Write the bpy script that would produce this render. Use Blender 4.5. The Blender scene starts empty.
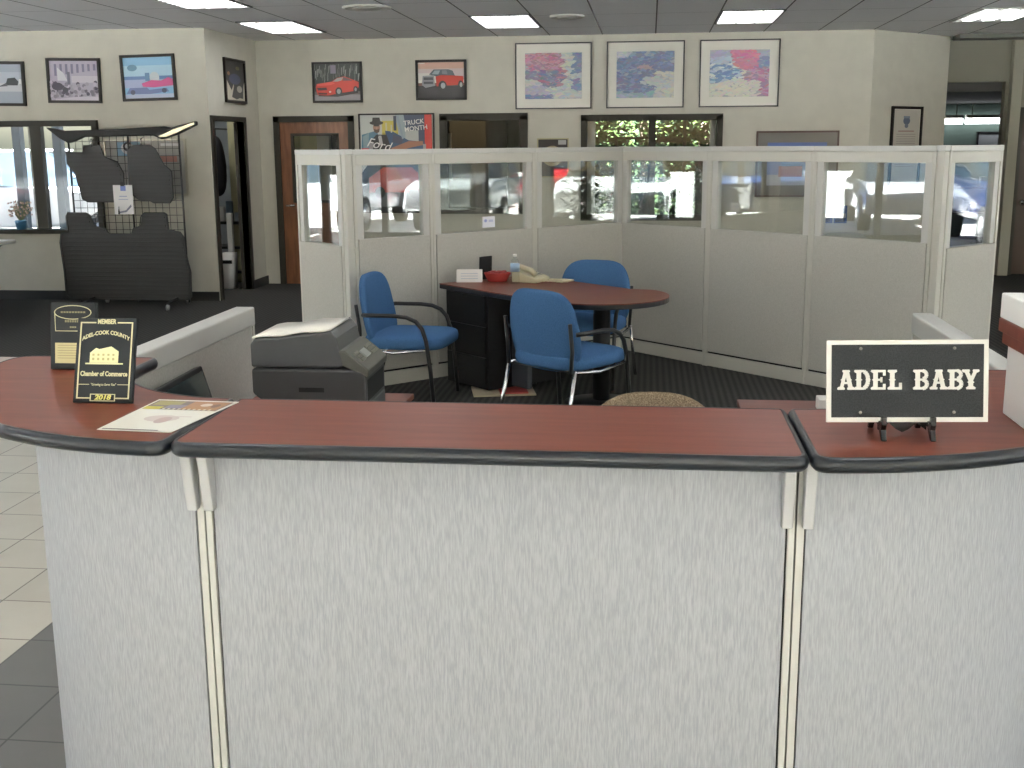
import bpy, bmesh, math, random
from mathutils import Vector, Matrix
PI = math.pi
R = math.radians
C = bpy.context.scene.collection
rnd = random.Random(7)

# ------------------------------------------------------------------ materials
MATS = {}
def new_mat(name):
    m = bpy.data.materials.new(name); m.use_nodes = True
    return m, m.node_tree.nodes, m.node_tree.links, m.node_tree.nodes['Principled BSDF']
def plain(name, col, rough=.5, metal=0, coat=0, spec=.5, emit=None, es=0):
    if name in MATS: return MATS[name]
    m, n, l, b = new_mat(name)
    b.inputs['Base Color'].default_value = (*col, 1)
    b.inputs['Roughness'].default_value = rough
    b.inputs['Metallic'].default_value = metal
    b.inputs['Coat Weight'].default_value = coat
    b.inputs['Coat Roughness'].default_value = .08
    b.inputs['Specular IOR Level'].default_value = spec
    if emit:
        b.inputs['Emission Color'].default_value = (*emit, 1); b.inputs['Emission Strength'].default_value = es
    MATS[name] = m
    return m
def noisy(name, c1, c2, scale=(1, 1, 1), nscale=10, rough=.6, bump=0, detail=4, coat=0, lo=.35, hi=.65, spec=.5, metal=0, bdist=.002):
    if name in MATS: return MATS[name]
    m, n, l, b = new_mat(name)
    tc = n.new('ShaderNodeTexCoord'); mp = n.new('ShaderNodeMapping'); mp.inputs['Scale'].default_value = scale
    l.new(tc.outputs['Object'], mp.inputs['Vector'])
    nz = n.new('ShaderNodeTexNoise'); nz.inputs['Scale'].default_value = nscale; nz.inputs['Detail'].default_value = detail
    l.new(mp.outputs['Vector'], nz.inputs['Vector'])
    cr = n.new('ShaderNodeValToRGB')
    cr.color_ramp.elements[0].position = lo; cr.color_ramp.elements[0].color = (*c1, 1)
    cr.color_ramp.elements[1].position = hi; cr.color_ramp.elements[1].color = (*c2, 1)
    l.new(nz.outputs['Fac'], cr.inputs['Fac']); l.new(cr.outputs['Color'], b.inputs['Base Color'])
    b.inputs['Roughness'].default_value = rough; b.inputs['Coat Weight'].default_value = coat
    b.inputs['Coat Roughness'].default_value = .12
    b.inputs['Specular IOR Level'].default_value = spec; b.inputs['Metallic'].default_value = metal
    if bump:
        bp = n.new('ShaderNodeBump'); bp.inputs['Strength'].default_value = bump; bp.inputs['Distance'].default_value = bdist
        l.new(nz.outputs['Fac'], bp.inputs['Height']); l.new(bp.outputs['Normal'], b.inputs['Normal'])
    MATS[name] = m
    return m
def mth(n, l, op, a, b=None):
    x = n.new('ShaderNodeMath'); x.operation = op
    for i, v in enumerate((a, b)):
        if v is None: continue
        if isinstance(v, (int, float)): x.inputs[i].default_value = v
        else: l.new(v, x.inputs[i])
    return x.outputs[0]
def line_mask(n, l, coord, off, step, half):
    t = mth(n, l, 'DIVIDE', mth(n, l, 'SUBTRACT', coord, off), step)
    f = mth(n, l, 'FRACT', mth(n, l, 'ADD', t, 100.5))
    d = mth(n, l, 'ABSOLUTE', mth(n, l, 'SUBTRACT', f, .5))
    return mth(n, l, 'LESS_THAN', d, half / step)
def mixc(n, l, fac, a, b):
    x = n.new('ShaderNodeMix'); x.data_type = 'RGBA'
    if isinstance(fac, (int, float)): x.inputs[0].default_value = fac
    else: l.new(fac, x.inputs[0])
    for i, v in ((6, a), (7, b)):
        if isinstance(v, tuple): x.inputs[i].default_value = (*v, 1)
        else: l.new(v, x.inputs[i])
    return x.outputs[2]
def objxyz(n, l):
    tc = n.new('ShaderNodeTexCoord'); s = n.new('ShaderNodeSeparateXYZ'); l.new(tc.outputs['Object'], s.inputs[0])
    return tc, s.outputs[0], s.outputs[1], s.outputs[2]

def tile_mat():
    m, n, l, b = new_mat('floor_tile')
    tc, x, y, z = objxyz(n, l)
    g = mth(n, l, 'MAXIMUM', line_mask(n, l, x, -2.09, .29, .0035), line_mask(n, l, y, 3.15, .325, .0035))
    nz = n.new('ShaderNodeTexNoise'); nz.inputs['Scale'].default_value = 3.5; nz.inputs['Detail'].default_value = 6
    l.new(tc.outputs['Object'], nz.inputs['Vector'])
    li = mixc(n, l, nz.outputs['Fac'], (.50, .47, .40), (.62, .59, .52))
    dk = mixc(n, l, nz.outputs['Fac'], (.11, .11, .108), (.16, .16, .155))
    # per-tile tone
    w = n.new('ShaderNodeTexWhiteNoise'); w.noise_dimensions = '2D'
    cx = mth(n, l, 'FLOOR', mth(n, l, 'DIVIDE', mth(n, l, 'ADD', x, 2.09), .29)); cy = mth(n, l, 'FLOOR', mth(n, l, 'DIVIDE', mth(n, l, 'SUBTRACT', y, 3.15), .325))
    cm = n.new('ShaderNodeCombineXYZ'); l.new(cx, cm.inputs[0]); l.new(cy, cm.inputs[1]); l.new(cm.outputs[0], w.inputs['Vector'])
    dark = mth(n, l, 'MULTIPLY', mth(n, l, 'GREATER_THAN', x, -2.09), mth(n, l, 'MULTIPLY', mth(n, l, 'LESS_THAN', y, 6.0), mth(n, l, 'GREATER_THAN', y, 1.85)))
    base = mixc(n, l, dark, li, dk)
    tone = mth(n, l, 'MULTIPLY', w.outputs['Value'], .14)
    base = mixc(n, l, tone, base, (.2, .19, .17))
    col = mixc(n, l, g, base, mixc(n, l, dark, (.20, .18, .15), (.06, .06, .06)))
    l.new(col, b.inputs['Base Color']); b.inputs['Roughness'].default_value = .45
    return m
def carpet_mat():
    m, n, l, b = new_mat('carpet_charcoal')
    tc, x, y, z = objxyz(n, l)
    s = mth(n, l, 'ADD', mth(n, l, 'MULTIPLY', mth(n, l, 'SINE', mth(n, l, 'MULTIPLY', x, 140)), .5), .5)
    v = n.new('ShaderNodeTexNoise'); v.inputs['Scale'].default_value = 60; v.inputs['Detail'].default_value = 3
    l.new(tc.outputs['Object'], v.inputs['Vector'])
    f = mth(n, l, 'ADD', mth(n, l, 'MULTIPLY', s, .5), mth(n, l, 'MULTIPLY', v.outputs['Fac'], .5))
    l.new(mixc(n, l, f, (.024, .024, .024), (.078, .076, .07)), b.inputs['Base Color'])
    b.inputs['Roughness'].default_value = .95; b.inputs['Specular IOR Level'].default_value = .1
    return m
def ceiling_mat():
    m, n, l, b = new_mat('ceiling_tile')
    tc, x, y, z = objxyz(n, l)
    g = mth(n, l, 'MAXIMUM', line_mask(n, l, x, .04, .6, .007), line_mask(n, l, y, 12.75, 1.2, .004))
    nz = n.new('ShaderNodeTexNoise'); nz.inputs['Scale'].default_value = 90; nz.inputs['Detail'].default_value = 3
    l.new(tc.outputs['Object'], nz.inputs['Vector'])
    base = mixc(n, l, nz.outputs['Fac'], (.86, .86, .87), (.95, .95, .96))
    l.new(mixc(n, l, g, base, (.17, .17, .17)), b.inputs['Base Color']); b.inputs['Roughness'].default_value = .9
    b.inputs['Specular IOR Level'].default_value = .2
    return m
def glass_mat(name, ior=1.5, tint=(1, 1, 1), rough=0.0):
    if name in MATS: return MATS[name]
    m = bpy.data.materials.new(name); m.use_nodes = True; n = m.node_tree.nodes; l = m.node_tree.links; n.clear()
    o = n.new('ShaderNodeOutputMaterial'); mx = n.new('ShaderNodeMixShader'); fr = n.new('ShaderNodeFresnel')
    ge = n.new('ShaderNodeNewGeometry'); mi = n.new('ShaderNodeMix'); mi.data_type = 'FLOAT'
    mi.inputs[2].default_value = ior; mi.inputs[3].default_value = 1/ior
    l.new(ge.outputs['Backfacing'], mi.inputs[0]); l.new(mi.outputs[0], fr.inputs['IOR'])
    t = n.new('ShaderNodeBsdfTransparent'); t.inputs[0].default_value = (*tint, 1)
    g = n.new('ShaderNodeBsdfGlossy'); g.inputs['Roughness'].default_value = rough
    l.new(fr.outputs[0], mx.inputs[0]); l.new(t.outputs[0], mx.inputs[1]); l.new(g.outputs[0], mx.inputs[2])
    l.new(mx.outputs[0], o.inputs[0]); MATS[name] = m
    return m
def ink_mat(name='print_ink', rough=.35, coat=.0):
    if name in MATS: return MATS[name]
    m, n, l, b = new_mat(name)
    a = n.new('ShaderNodeVertexColor'); a.layer_name = 'Col'
    l.new(a.outputs['Color'], b.inputs['Base Color']); b.inputs['Roughness'].default_value = rough
    b.inputs['Coat Weight'].default_value = coat; b.inputs['Coat Roughness'].default_value = .03
    MATS[name] = m
    return m

M_panel = noisy('panel_fabric', (.335, .347, .38), (.43, .442, .472), (1, 1, .10), 330, .9, .15, 5, spec=.1)
M_part = noisy('partition_fabric', (.46, .455, .42), (.54, .53, .495), (1, 1, .5), 260, .9, .1, 4, spec=.1)
M_metal = plain('putty_metal', (.56, .55, .50), .42)
M_cap = plain('light_putty_metal', (.57, .57, .545), .38)
M_bracket = plain('bracket_grey', (.50, .505, .52), .4)
M_wood = noisy('cherry_laminate', (.138, .032, .018), (.19, .050, .029), (1.0, 9, 9), 5, .38, 0, 6, spec=.28, lo=.3, hi=.7)
M_edge = plain('black_rubber_edge', (.009, .012, .017), .33, coat=.12, spec=.4)
M_black = plain('black_plastic', (.010, .010, .011), .45, spec=.3)
M_blackm = plain('black_metal', (.012, .012, .013), .35)
M_chrome = plain('chrome', (.75, .75, .76), .15, metal=1)
M_blue = noisy('blue_fabric', (.045, .12, .26), (.068, .16, .33), (1, 1, 1), 220, .9, .2, 2, spec=.15)
M_taupe = noisy('taupe_mesh', (.16, .12, .08), (.30, .235, .16), (1, 1, 1), 300, .85, .4, 1, spec=.1, lo=.45, hi=.55)
M_wall = noisy('wall_paint', (.57, .55, .475), (.60, .58, .50), (1, 1, 1), 6, .75, 0, 2, spec=.2)
M_trim = plain('dark_trim', (.045, .042, .033), .5, spec=.25)
M_base = plain('black_vinyl_base', (.02, .02, .02), .5)
M_white = plain('white_paper', (.82, .81, .78), .6)
M_door = noisy('door_wood', (.15, .055, .022), (.23, .09, .038), (6, 6, .8), 5, .35, 0, 5, coat=.2)
M_rubber = noisy('mat_rubber', (.016, .017, .018), (.032, .034, .036), (1, 1, 60), 3, .45, .5, 2)
M_glass = glass_mat('partition_glass', 2.15, (.95, .97, .95))
M_wglass = glass_mat('window_glass', 1.3, (.97, .98, .97))
M_ink = ink_mat(); M_inkg = ink_mat('glazed_print', .4, .12)
M_gold = plain('gold_foil', (.72, .62, .30), .35, metal=.35)
M_alu = plain('dark_aluminium', (.05, .05, .045), .4)

# ------------------------------------------------------------------ mesh builder
class MB:
    def __init__(s): s.bm = bmesh.new(); s.mi = 0
    def _new(s, faces):
        for f in faces: f.material_index = s.mi
    def box(s, x0, x1, y0, y1, z0, z1, M=None, bev=0):
        before = set(s.bm.faces)
        r = bmesh.ops.create_cube(s.bm, size=1)
        T = Matrix.Translation(((x0+x1)/2, (y0+y1)/2, (z0+z1)/2)) @ Matrix.Diagonal((abs(x1-x0), abs(y1-y0), abs(z1-z0), 1))
        bmesh.ops.transform(s.bm, matrix=T, verts=r['verts'])
        if bev:
            es = list({e for v in r['verts'] for e in v.link_edges})
            bmesh.ops.bevel(s.bm, geom=es, offset=bev, segments=2, affect='EDGES', profile=.5)
        nf = [f for f in s.bm.faces if f not in before]
        if M is not None: bmesh.ops.transform(s.bm, matrix=M, verts=list({v for f in nf for v in f.verts}))
        s._new(nf); return s
    def quad(s, *p):
        f = s.bm.faces.new([s.bm.verts.new(q) for q in p]); s._new([f]); return s
    def prism(s, pts, z0, z1, M=None):
        """polygon in XY extruded in Z (M places it)"""
        M = M or Matrix()
        a = [s.bm.verts.new(M @ Vector((p[0], p[1], z0))) for p in pts]; b = [s.bm.verts.new(M @ Vector((p[0], p[1], z1))) for p in pts]
        fs = [s.bm.faces.new(a[::-1]), s.bm.faces.new(b)]
        k = len(pts)
        for i in range(k): fs.append(s.bm.faces.new((a[i], a[(i+1) % k], b[(i+1) % k], b[i])))
        s._new(fs); return s
    def loft(s, rings, cap=True, closed=True):
        vs = [[s.bm.verts.new(p) for p in r] for r in rings]; fs = []
        k = len(vs[0])
        for i in range(len(vs)-1):
            for j in range(k if closed else k-1):
                fs.append(s.bm.faces.new((vs[i][j], vs[i][(j+1) % k], vs[i+1][(j+1) % k], vs[i+1][j])))
        if cap: fs.append(s.bm.faces.new(vs[0][::-1])); fs.append(s.bm.faces.new(vs[-1]))
        for f in fs: f.smooth = True
        s._new(fs); return s
    def tube(s, path, r, seg=10, rs=None):
        P = [Vector(p) for p in path]; rings = []; up = Vector((0, 0, 1)); prev = None
        for i, p in enumerate(P):
            t = (P[min(i+1, len(P)-1)] - P[max(i-1, 0)]).normalized()
            if prev is None:
                a = t.cross(up)
                if a.length < .1: a = t.cross(Vector((1, 0, 0)))
            else: a = prev - t * prev.dot(t)
            a.normalize(); prev = a; b = t.cross(a)
            rr = rs[i] if rs else r
            rings.append([p + (a*math.cos(2*PI*j/seg) + b*math.sin(2*PI*j/seg))*rr for j in range(seg)])
        return s.loft(rings)
    def cyl(s, p, q, r, seg=20, r2=None): return s.tube([p, q], r, seg, [r, r if r2 is None else r2])
    def lathe(s, prof, c=(0, 0, 0), seg=24, M=None):
        M = M or Matrix()
        return s.loft([[M @ Vector((c[0]+r*math.cos(2*PI*j/seg), c[1]+r*math.sin(2*PI*j/seg), c[2]+z)) for j in range(seg)] for r, z in prof])
    def pillow(s, a, b, c, e1=.45, e2=.5, M=None, nu=32, nv=14, fn=None):
        """super-ellipsoid, half sizes a,b in the outline plane XY, c thickness Z"""
        M = M or Matrix(); sp = lambda v, e: math.copysign(abs(v)**e, v)
        rings = []
        for i in range(1, nv):
            eta = -PI/2 + PI*i/nv
            ring = []
            for j in range(nu):
                om = 2*PI*j/nu
                v = Vector((a*sp(math.cos(eta), e1)*sp(math.cos(om), e2), b*sp(math.cos(eta), e1)*sp(math.sin(om), e2), c*sp(math.sin(eta), e1)))
                if fn: v = fn(v)
                ring.append(M @ v)
            rings.append(ring)
        return s.loft(rings)
    def build(s, name, mats, parent=None, bevel=0, loc=None, smooth=None, recalc=True):
        if recalc: bmesh.ops.recalc_face_normals(s.bm, faces=s.bm.faces)
        me = bpy.data.meshes.new(name); s.bm.to_mesh(me); s.bm.free()
        for m in (mats if isinstance(mats, (list, tuple)) else [mats]): me.materials.append(m)
        o = bpy.data.objects.new(name, me); C.objects.link(o)
        if parent: o.parent = parent
        if loc: o.location = loc
        if bevel:
            b = o.modifiers.new('Bevel', 'BEVEL'); b.width = bevel; b.segments = 2; b.limit_method = 'ANGLE'; b.angle_limit = R(40)
        return o
def thing(name, label, cat, loc=(0, 0, 0), rz=0, group=None):
    o = bpy.data.objects.new(name, None); C.objects.link(o); o.empty_display_size = .1
    o.location = loc; o.rotation_euler = (0, 0, rz); o['label'] = label; o['category'] = cat
    if group: o['group'] = group
    return o
def tag(o, label, cat, group=None, kind=None):
    o['label'] = label; o['category'] = cat
    if group: o['group'] = group
    if kind: o['kind'] = kind
    return o
def struct(o, label=None):
    o['kind'] = 'structure'
    if label: o['label'] = label
    return o
def dup(root, loc, rz, label, group=None):
    r = root.copy(); C.objects.link(r); r.location = loc; r.rotation_euler = (0, 0, rz); r['label'] = label
    if group: r['group'] = group
    for ch in list(root.children):
        c = ch.copy(); C.objects.link(c); c.parent = r
        for g in ch.children:
            d = g.copy(); C.objects.link(d); d.parent = c
    return r
def text_obj(s, size, name='lettering', mat=None, parent=None, M=None, ext=.0006, align='CENTER', sx=1, shear=0, bold=0, arch=0):
    """flat lettering standing in local XZ, facing -Y"""
    cu = bpy.data.curves.new(name, 'FONT'); cu.body = s; cu.size = size; cu.extrude = ext; cu.align_x = align; cu.align_y = 'CENTER'; cu.shear = shear; cu.offset = bold
    cu.resolution_u = 3
    tmp = bpy.data.objects.new(name, cu); C.objects.link(tmp)
    dg = bpy.context.evaluated_depsgraph_get(); me = bpy.data.meshes.new_from_object(tmp.evaluated_get(dg))
    bpy.data.objects.remove(tmp); bpy.data.curves.remove(cu)
    for v in me.vertices:
        x, y, z = v.co; x *= sx
        if arch: y -= arch*x*x
        v.co = (M or Matrix()) @ Vector((x, -z, y))
    me.materials.clear(); me.materials.append(mat)
    o = bpy.data.objects.new(name, me); C.objects.link(o)
    if parent: o.parent = parent
    return o
def ink_obj(name, polys, w, h, M=None, mat=None, parent=None, step=.00025):
    """flat print: polys = [(rgb, [(u,v)...])], u,v in 0..1 from bottom left; stands in XZ facing -Y"""
    bm = bmesh.new(); lay = bm.loops.layers.float_color.new('Col'); M = M or Matrix()
    for i, (c, pts) in enumerate(polys):
        vs = [bm.verts.new(M @ Vector(((min(1, max(0, u))-.5)*w, -step*(i if i < 40 else 40 + (i-40)*.02), min(1, max(0, v))*h))) for u, v in pts]
        try: f = bm.faces.new(vs)
        except Exception: continue
        for lp in f.loops: lp[lay] = (*c, 1)
    me = bpy.data.meshes.new(name); bm.to_mesh(me); bm.free(); me.materials.append(mat or M_ink)
    o = bpy.data.objects.new(name, me); C.objects.link(o)
    if parent: o.parent = parent
    return o
def ell(cx, cy, rx, ry, n=18, a0=0, a1=2*PI): return [(cx+rx*math.cos(a0+(a1-a0)*i/n), cy+ry*math.sin(a0+(a1-a0)*i/n)) for i in range(n)]
def rect(a, b, c, d): return [(a, c), (b, c), (b, d), (a, d)]
def arc(cx, cy, r, a0, a1, n): return [(cx+r*math.cos(R(a0+(a1-a0)*i/n)), cy+r*math.sin(R(a0+(a1-a0)*i/n))) for i in range(n+1)]
def wall(name, p0, p1, z0, z1, th, holes=(), mat=None):
    """wall from p0 to p1; thickness grows to the left of p0->p1; holes (s0,s1,za,zb)"""
    d = Vector((p1[0]-p0[0], p1[1]-p0[1], 0)); L = d.length; a = math.atan2(d.y, d.x)
    M = Matrix.Translation((p0[0], p0[1], 0)) @ Matrix.Rotation(a, 4, 'Z')
    mb = MB(); xs = sorted({0, L, *[h[0] for h in holes], *[h[1] for h in holes]}); 
    for i in range(len(xs)-1):
        m = (xs[i]+xs[i+1])/2; cuts = sorted([(h[2], h[3]) for h in holes if h[0] < m < h[1]]); z = z0
        for c in cuts:
            if c[0] > z: mb.box(xs[i], xs[i+1], 0, th, z, c[0], M)
            z = c[1]
        if z < z1: mb.box(xs[i], xs[i+1], 0, th, z, z1, M)
    return struct(mb.build(name, mat or M_wall))

H = 2.87
# ------------------------------------------------------------------ the setting
XL, XR, YF = -9.5, 9.5, -5.0
tile = tile_mat(); carpet = carpet_mat()
struct(MB().box(XL, XR, YF, 8.62, -.1, 0).build('floor', tile), 'light beige tile floor with a dark grey tile field before the counter')
cp = MB(); cp.box(XL, XR, 8.62, 21.5, -.1, 0.0); cp.box(-1.5, .95, 2.32, 8.62, 0, .004); cp.box(.95, 4.8, 3.1, 8.62, 0, .004); cp.box(-2.7, -1.5, 5.6, 8.62, 0, .004)
struct(cp.build('floor', carpet), 'dark charcoal ribbed carpet')
cl = MB().box(XL-2.5, XR+2.5, YF-2.5, 15.3, H, H+.25)
struct(cl.build('ceiling', ceiling_mat()))
# back wall, with door and two windows cut out
YB = 13.65
wall('wall_back', (-4.65, YB), (2.45, YB), 0, H, .14, [(.20, 1.13, 0, 1.965), (2.23, 3.19, .88, 1.98), (3.87, 5.43, .80, 1.96)])
wall('wall_left_side', (-4.65, 12.05), (-4.65, YB), 0, H, .12, [(.10, 1.05, 0, 1.93)])
wall('wall_left', (-10.5, 12.05), (-4.77, 12.05), 0, H, .14, [(1.6, 4.55, .78, 1.88)])
wall('wall_right_angled', (2.45, YB), (3.52, 14.72), 0, H, .14)
wall('wall_right_far', (3.52, 14.72), (3.52, 15.2), 0, H, .14)
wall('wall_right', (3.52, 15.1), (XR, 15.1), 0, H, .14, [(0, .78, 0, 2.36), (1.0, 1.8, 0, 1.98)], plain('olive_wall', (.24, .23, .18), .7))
# baseboards
def baseb(name, p0, p1):
    d = Vector((p1[0]-p0[0], p1[1]-p0[1], 0)); M = Matrix.Translation((p0[0], p0[1], 0)) @ Matrix.Rotation(math.atan2(d.y, d.x), 4, 'Z')
    struct(MB().box(0, d.length, -.012, 0, 0, .10, M).build(name, M_base))
baseb('baseboard_left', (-10.5, 12.05), (-4.65, 12.05)); baseb('baseboard_left_side', (-4.638, 13.10), (-4.638, YB))
baseb('baseboard_back', (-3.45, YB), (2.45, YB)); baseb('baseboard_right_angled', (2.45, YB), (3.52, 14.72))
# glazed facades left, right and behind the camera
def facade(name, p0, p1, n):
    d = Vector((p1[0]-p0[0], p1[1]-p0[1], 0)); L = d.length; M = Matrix.Translation((p0[0], p0[1], 0)) @ Matrix.Rotation(math.atan2(d.y, d.x), 4, 'Z')
    mb = MB(); mb.box(0, L, -.05, .05, 0, .22, M); mb.box(0, L, -.05, .05, 2.62, H, M)
    for i in range(n+1):
        x = L*i/n; mb.box(x-.05, x+.05, -.06, .06, .22, 2.62, M)
    f = struct(mb.build(name, M_alu))
    p = MB().box(0.05, L-.05, -.005, .005, .22, 2.62, M).build('pane', M_wglass, f)
facade('window_1', (XL, 12.0), (XL, YF), 8); facade('window_2', (XR, YF), (XR, 10.3), 9); wall('wall_right_side', (XR, 10.3), (XR, 15.1), 0, H, -.14); HW = [(1.5, 5.0, .5, 2.5), (7.0, 11.2, .3, 2.5), (13.5, 17.3, .5, 2.5)]
wall('wall_front', (XL, YF-.14), (XR, YF-.14), 0, H, .14, HW)
for k_, h_ in enumerate(HW):
    f_ = MB(); xa_, xb_ = XL+h_[0], XL+h_[1]
    for b_ in ((xa_, xa_+.05, h_[2], h_[3]), (xb_-.05, xb_, h_[2], h_[3]), (xa_, xb_, h_[3]-.05, h_[3]), (xa_, xb_, h_[2], h_[2]+.05), ((xa_+xb_)/2-.03, (xa_+xb_)/2+.03, h_[2], h_[3])): f_.box(b_[0], b_[1], YF-.12, YF-.03, b_[2], b_[3])
    f_ = struct(f_.build('window_%d' % (7+k_), M_alu)); MB().box(xa_, xb_, YF-.08, YF-.074, h_[2], h_[3]).build('pane', M_wglass, f_)
# window in the left wall
f = MB()
x0, x1, z0, z1 = -8.9, -5.95, .78, 1.88
for b in ((x0-.06, x1+.06, z1, z1+.06), (x0-.06, x1+.06, z0-.05, z0), (x0-.06, x0, z0, z1), (x1, x1+.06, z0, z1)): f.box(b[0], b[1], 12.0, 12.12, b[2], b[3])
f.box(-6.66, -6.54, 12.02, 12.10, z0, z1)
f = struct(f.build('window_4', M_trim)); MB().box(x0, x1, 12.075, 12.08, z0, z1).build('pane', M_wglass, f)
MB().box(x0-.05, x1+.05, 11.93, 12.02, z0-.03, z0).build('window_sill', M_trim, f)
# green window in the back wall
f = MB(); x0, x1, z0, z1 = -.78, .78, .80, 1.96
for b in ((x0-.02, x1+.04, z1-.05, z1+.02), (x0-.02, x1+.04, z0-.03, z0+.04), (x0-.02, x0+.05, z0, z1), (x1-.03, x1+.04, z0, z1), (-.02, .06, z0, z1)): f.box(b[0], b[1], YB-.03, YB+.05, b[2], b[3])
f = struct(f.build('window_5', M_trim)); MB().box(x0, x1, YB+.06, YB+.066, z0, z1).build('pane', M_wglass, f)
j = MB(); j.box(x0+.05, x0+.14, YB+.07, YB+.13, z0, z1); j.box(x1-.10, x1-.03, YB+.07, YB+.13, z0, z1); j.build('window_frame', plain('pale_jamb', (.45, .45, .43), .5), f)
m2 = MB(); m2.box(-.42, -.02, YB+.30, YB+.33, 1.70, 1.73); m2.box(-.42, -.385, YB+.30, YB+.33, .8, 1.73); m2.box(.08, .42, YB+.30, YB+.33, 1.66, 1.72); m2.box(.38, .42, YB+.30, YB+.33, .8, 1.95)
m2.build('outer_frame', M_trim, f)
# dark interior window in the back wall with the room behind
f = MB(); x0, x1, z0, z1 = -2.42, -1.46, .88, 1.98
for b in ((x0-.04, x1+.04, z1-.05, z1+.03), (x0-.04, x1+.04, z0-.03, z0+.04), (x0-.04, x0+.05, z0, z1), (x1-.05, x1+.04, z0, z1)): f.box(b[0], b[1], YB-.03, YB+.05, b[2], b[3])
f = struct(f.build('window_6', M_trim)); MB().box(x0, x1, YB+.06, YB+.066, z0, z1).build('pane', M_wglass, f)
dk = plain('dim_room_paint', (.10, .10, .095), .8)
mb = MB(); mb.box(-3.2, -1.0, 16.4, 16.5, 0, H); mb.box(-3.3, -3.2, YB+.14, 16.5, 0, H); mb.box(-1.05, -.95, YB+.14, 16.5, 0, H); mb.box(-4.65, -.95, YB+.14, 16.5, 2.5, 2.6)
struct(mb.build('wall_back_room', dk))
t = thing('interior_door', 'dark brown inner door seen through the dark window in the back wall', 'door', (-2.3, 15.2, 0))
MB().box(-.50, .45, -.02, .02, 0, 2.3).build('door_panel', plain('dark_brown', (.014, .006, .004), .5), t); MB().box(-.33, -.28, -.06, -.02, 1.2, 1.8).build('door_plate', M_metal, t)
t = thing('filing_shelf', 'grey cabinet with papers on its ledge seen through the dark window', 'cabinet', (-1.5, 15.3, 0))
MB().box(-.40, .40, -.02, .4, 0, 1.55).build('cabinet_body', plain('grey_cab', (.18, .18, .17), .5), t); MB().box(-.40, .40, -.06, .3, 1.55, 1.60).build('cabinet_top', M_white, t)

# wooden door in the back wall
d = MB(); d.box(-4.47, -4.40, YB-.03, YB+.10, 0, 2.0); d.box(-3.56, -3.49, YB-.03, YB+.10, 0, 2.0); d.box(-4.47, -3.49, YB-.03, YB+.10, 1.93, 2.0)
d = struct(d.build('door_1', M_trim))
p = MB(); a, b, zt = -4.40, -3.56, 1.93
p.box(a, a+.13, YB, YB+.045, 0, zt); p.box(b-.12, b, YB, YB+.045, 0, zt); p.box(a+.13, b-.12, YB, YB+.045, 1.80, zt); p.box(a+.13, b-.12, YB, YB+.045, 0, .98)
p.build('door_leaf', M_door, d)
q = MB(); 
for bx in ((a+.13, a+.16, .98, 1.80), (b-.15, b-.12, .98, 1.80), (a+.13, b-.12, 1.77, 1.80), (a+.13, b-.12, .98, 1.01)): q.box(bx[0], bx[1], YB-.005, YB+.05, bx[2], bx[3])
q.build('window_bead', M_trim, d); MB().box(a+.15, b-.14, YB+.02, YB+.025, 1.0, 1.78).build('pane', M_wglass, d)
mb = MB(); mb.tube([(a+.06, YB-.0, .95), (a+.06, YB-.06, .95), (a+.16, YB-.06, .95)], .012); mb.build('door_handle', M_chrome, d)
# room behind this door
mb = MB(); mb.box(-5.0, -3.3, 16.4, 16.5, 0, H); mb.box(-5.1, -5.0, YB+.14, 16.5, 0, H)
struct(mb.build('wall_door_room', plain('yellow_room', (.42, .40, .25), .7)))
t = thing('steel_cabinet', 'dark cabinet with pale side seen through the glass of the wooden door', 'cabinet', (-3.85, 15.0, 0))
MB().box(-.30, .45, 0, .4, 0, 1.9).build('cabinet_body', plain('dk_cab', (.04, .04, .045), .5), t); MB().box(-.52, -.36, 0.1, .3, 0, 2.1).build('cabinet_side', M_cap, t)

# side doorway, left
d = MB(); d.box(-4.66-.10, -4.63, 12.10, 12.15, 0, 1.93); d.box(-4.76, -4.63, 13.10, 13.15, 0, 1.98); d.box(-4.76, -4.63, 12.10, 13.15, 1.93, 1.98)
d.box(-4.76, -4.63, 12.07, 12.12, 0, 1.98)
d = struct(d.build('door_2', M_trim))
M = Matrix.Translation((-4.74, 13.08, 0)) @ Matrix.Rotation(R(-72), 4, 'Z')
MB().box(-.9, 0, -.02, .02, .01, 1.92, M).build('door_leaf', plain('dark_door', (.03, .025, .022), .5), d)
mb = MB(); mb.box(-5.85, -4.77, 14.6, 14.7, 0, H); mb.box(-5.90, -5.80, 12.19, 14.7, 0, H); struct(mb.build('wall_side_room', plain('blue_grey_paint', (.34, .37, .40), .8)))
t = thing('hanging_jacket', 'dark jacket with red collar hanging inside the left doorway', 'jacket', (-5.20, 13.60, 0)); t.scale = (.72, .9, 1)
def jf(v): return Vector((v.x*(1-.25*max(0, v.y)/.4), v.y, v.z))
MB().pillow(.17, .36, .09, .6, .7, Matrix.Translation((0, 0, 1.42)) @ Matrix.Rotation(PI/2, 4, 'X'), fn=jf).build('coat_body', plain('coat', (.012, .012, .016), .9), t)
MB().pillow(.07, .05, .07, .7, .8, Matrix.Translation((-.02, -.02, 1.73))).build('hood', plain('coat_red', (.10, .02, .02), .9), t)
mb = MB(); mb.tube([(0, .05, 1.78), (0, .05, 1.86), (0, .9, 1.86)], .01); mb.build('coat_hook', M_blackm, t)
t = thing('storage_shelf', 'dark shelf of clutter inside the left doorway below the jacket', 'shelf', (-5.12, 13.86, 0))
s = MB(); 
for z in (.12, .42, .72): s.box(-.35, .35, -.2, .2, z, z+.03)
for x in (-.35, .32): s.box(x, x+.03, -.2, .2, 0, .75)
s.build('shelf_frame', M_black, t)
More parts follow.
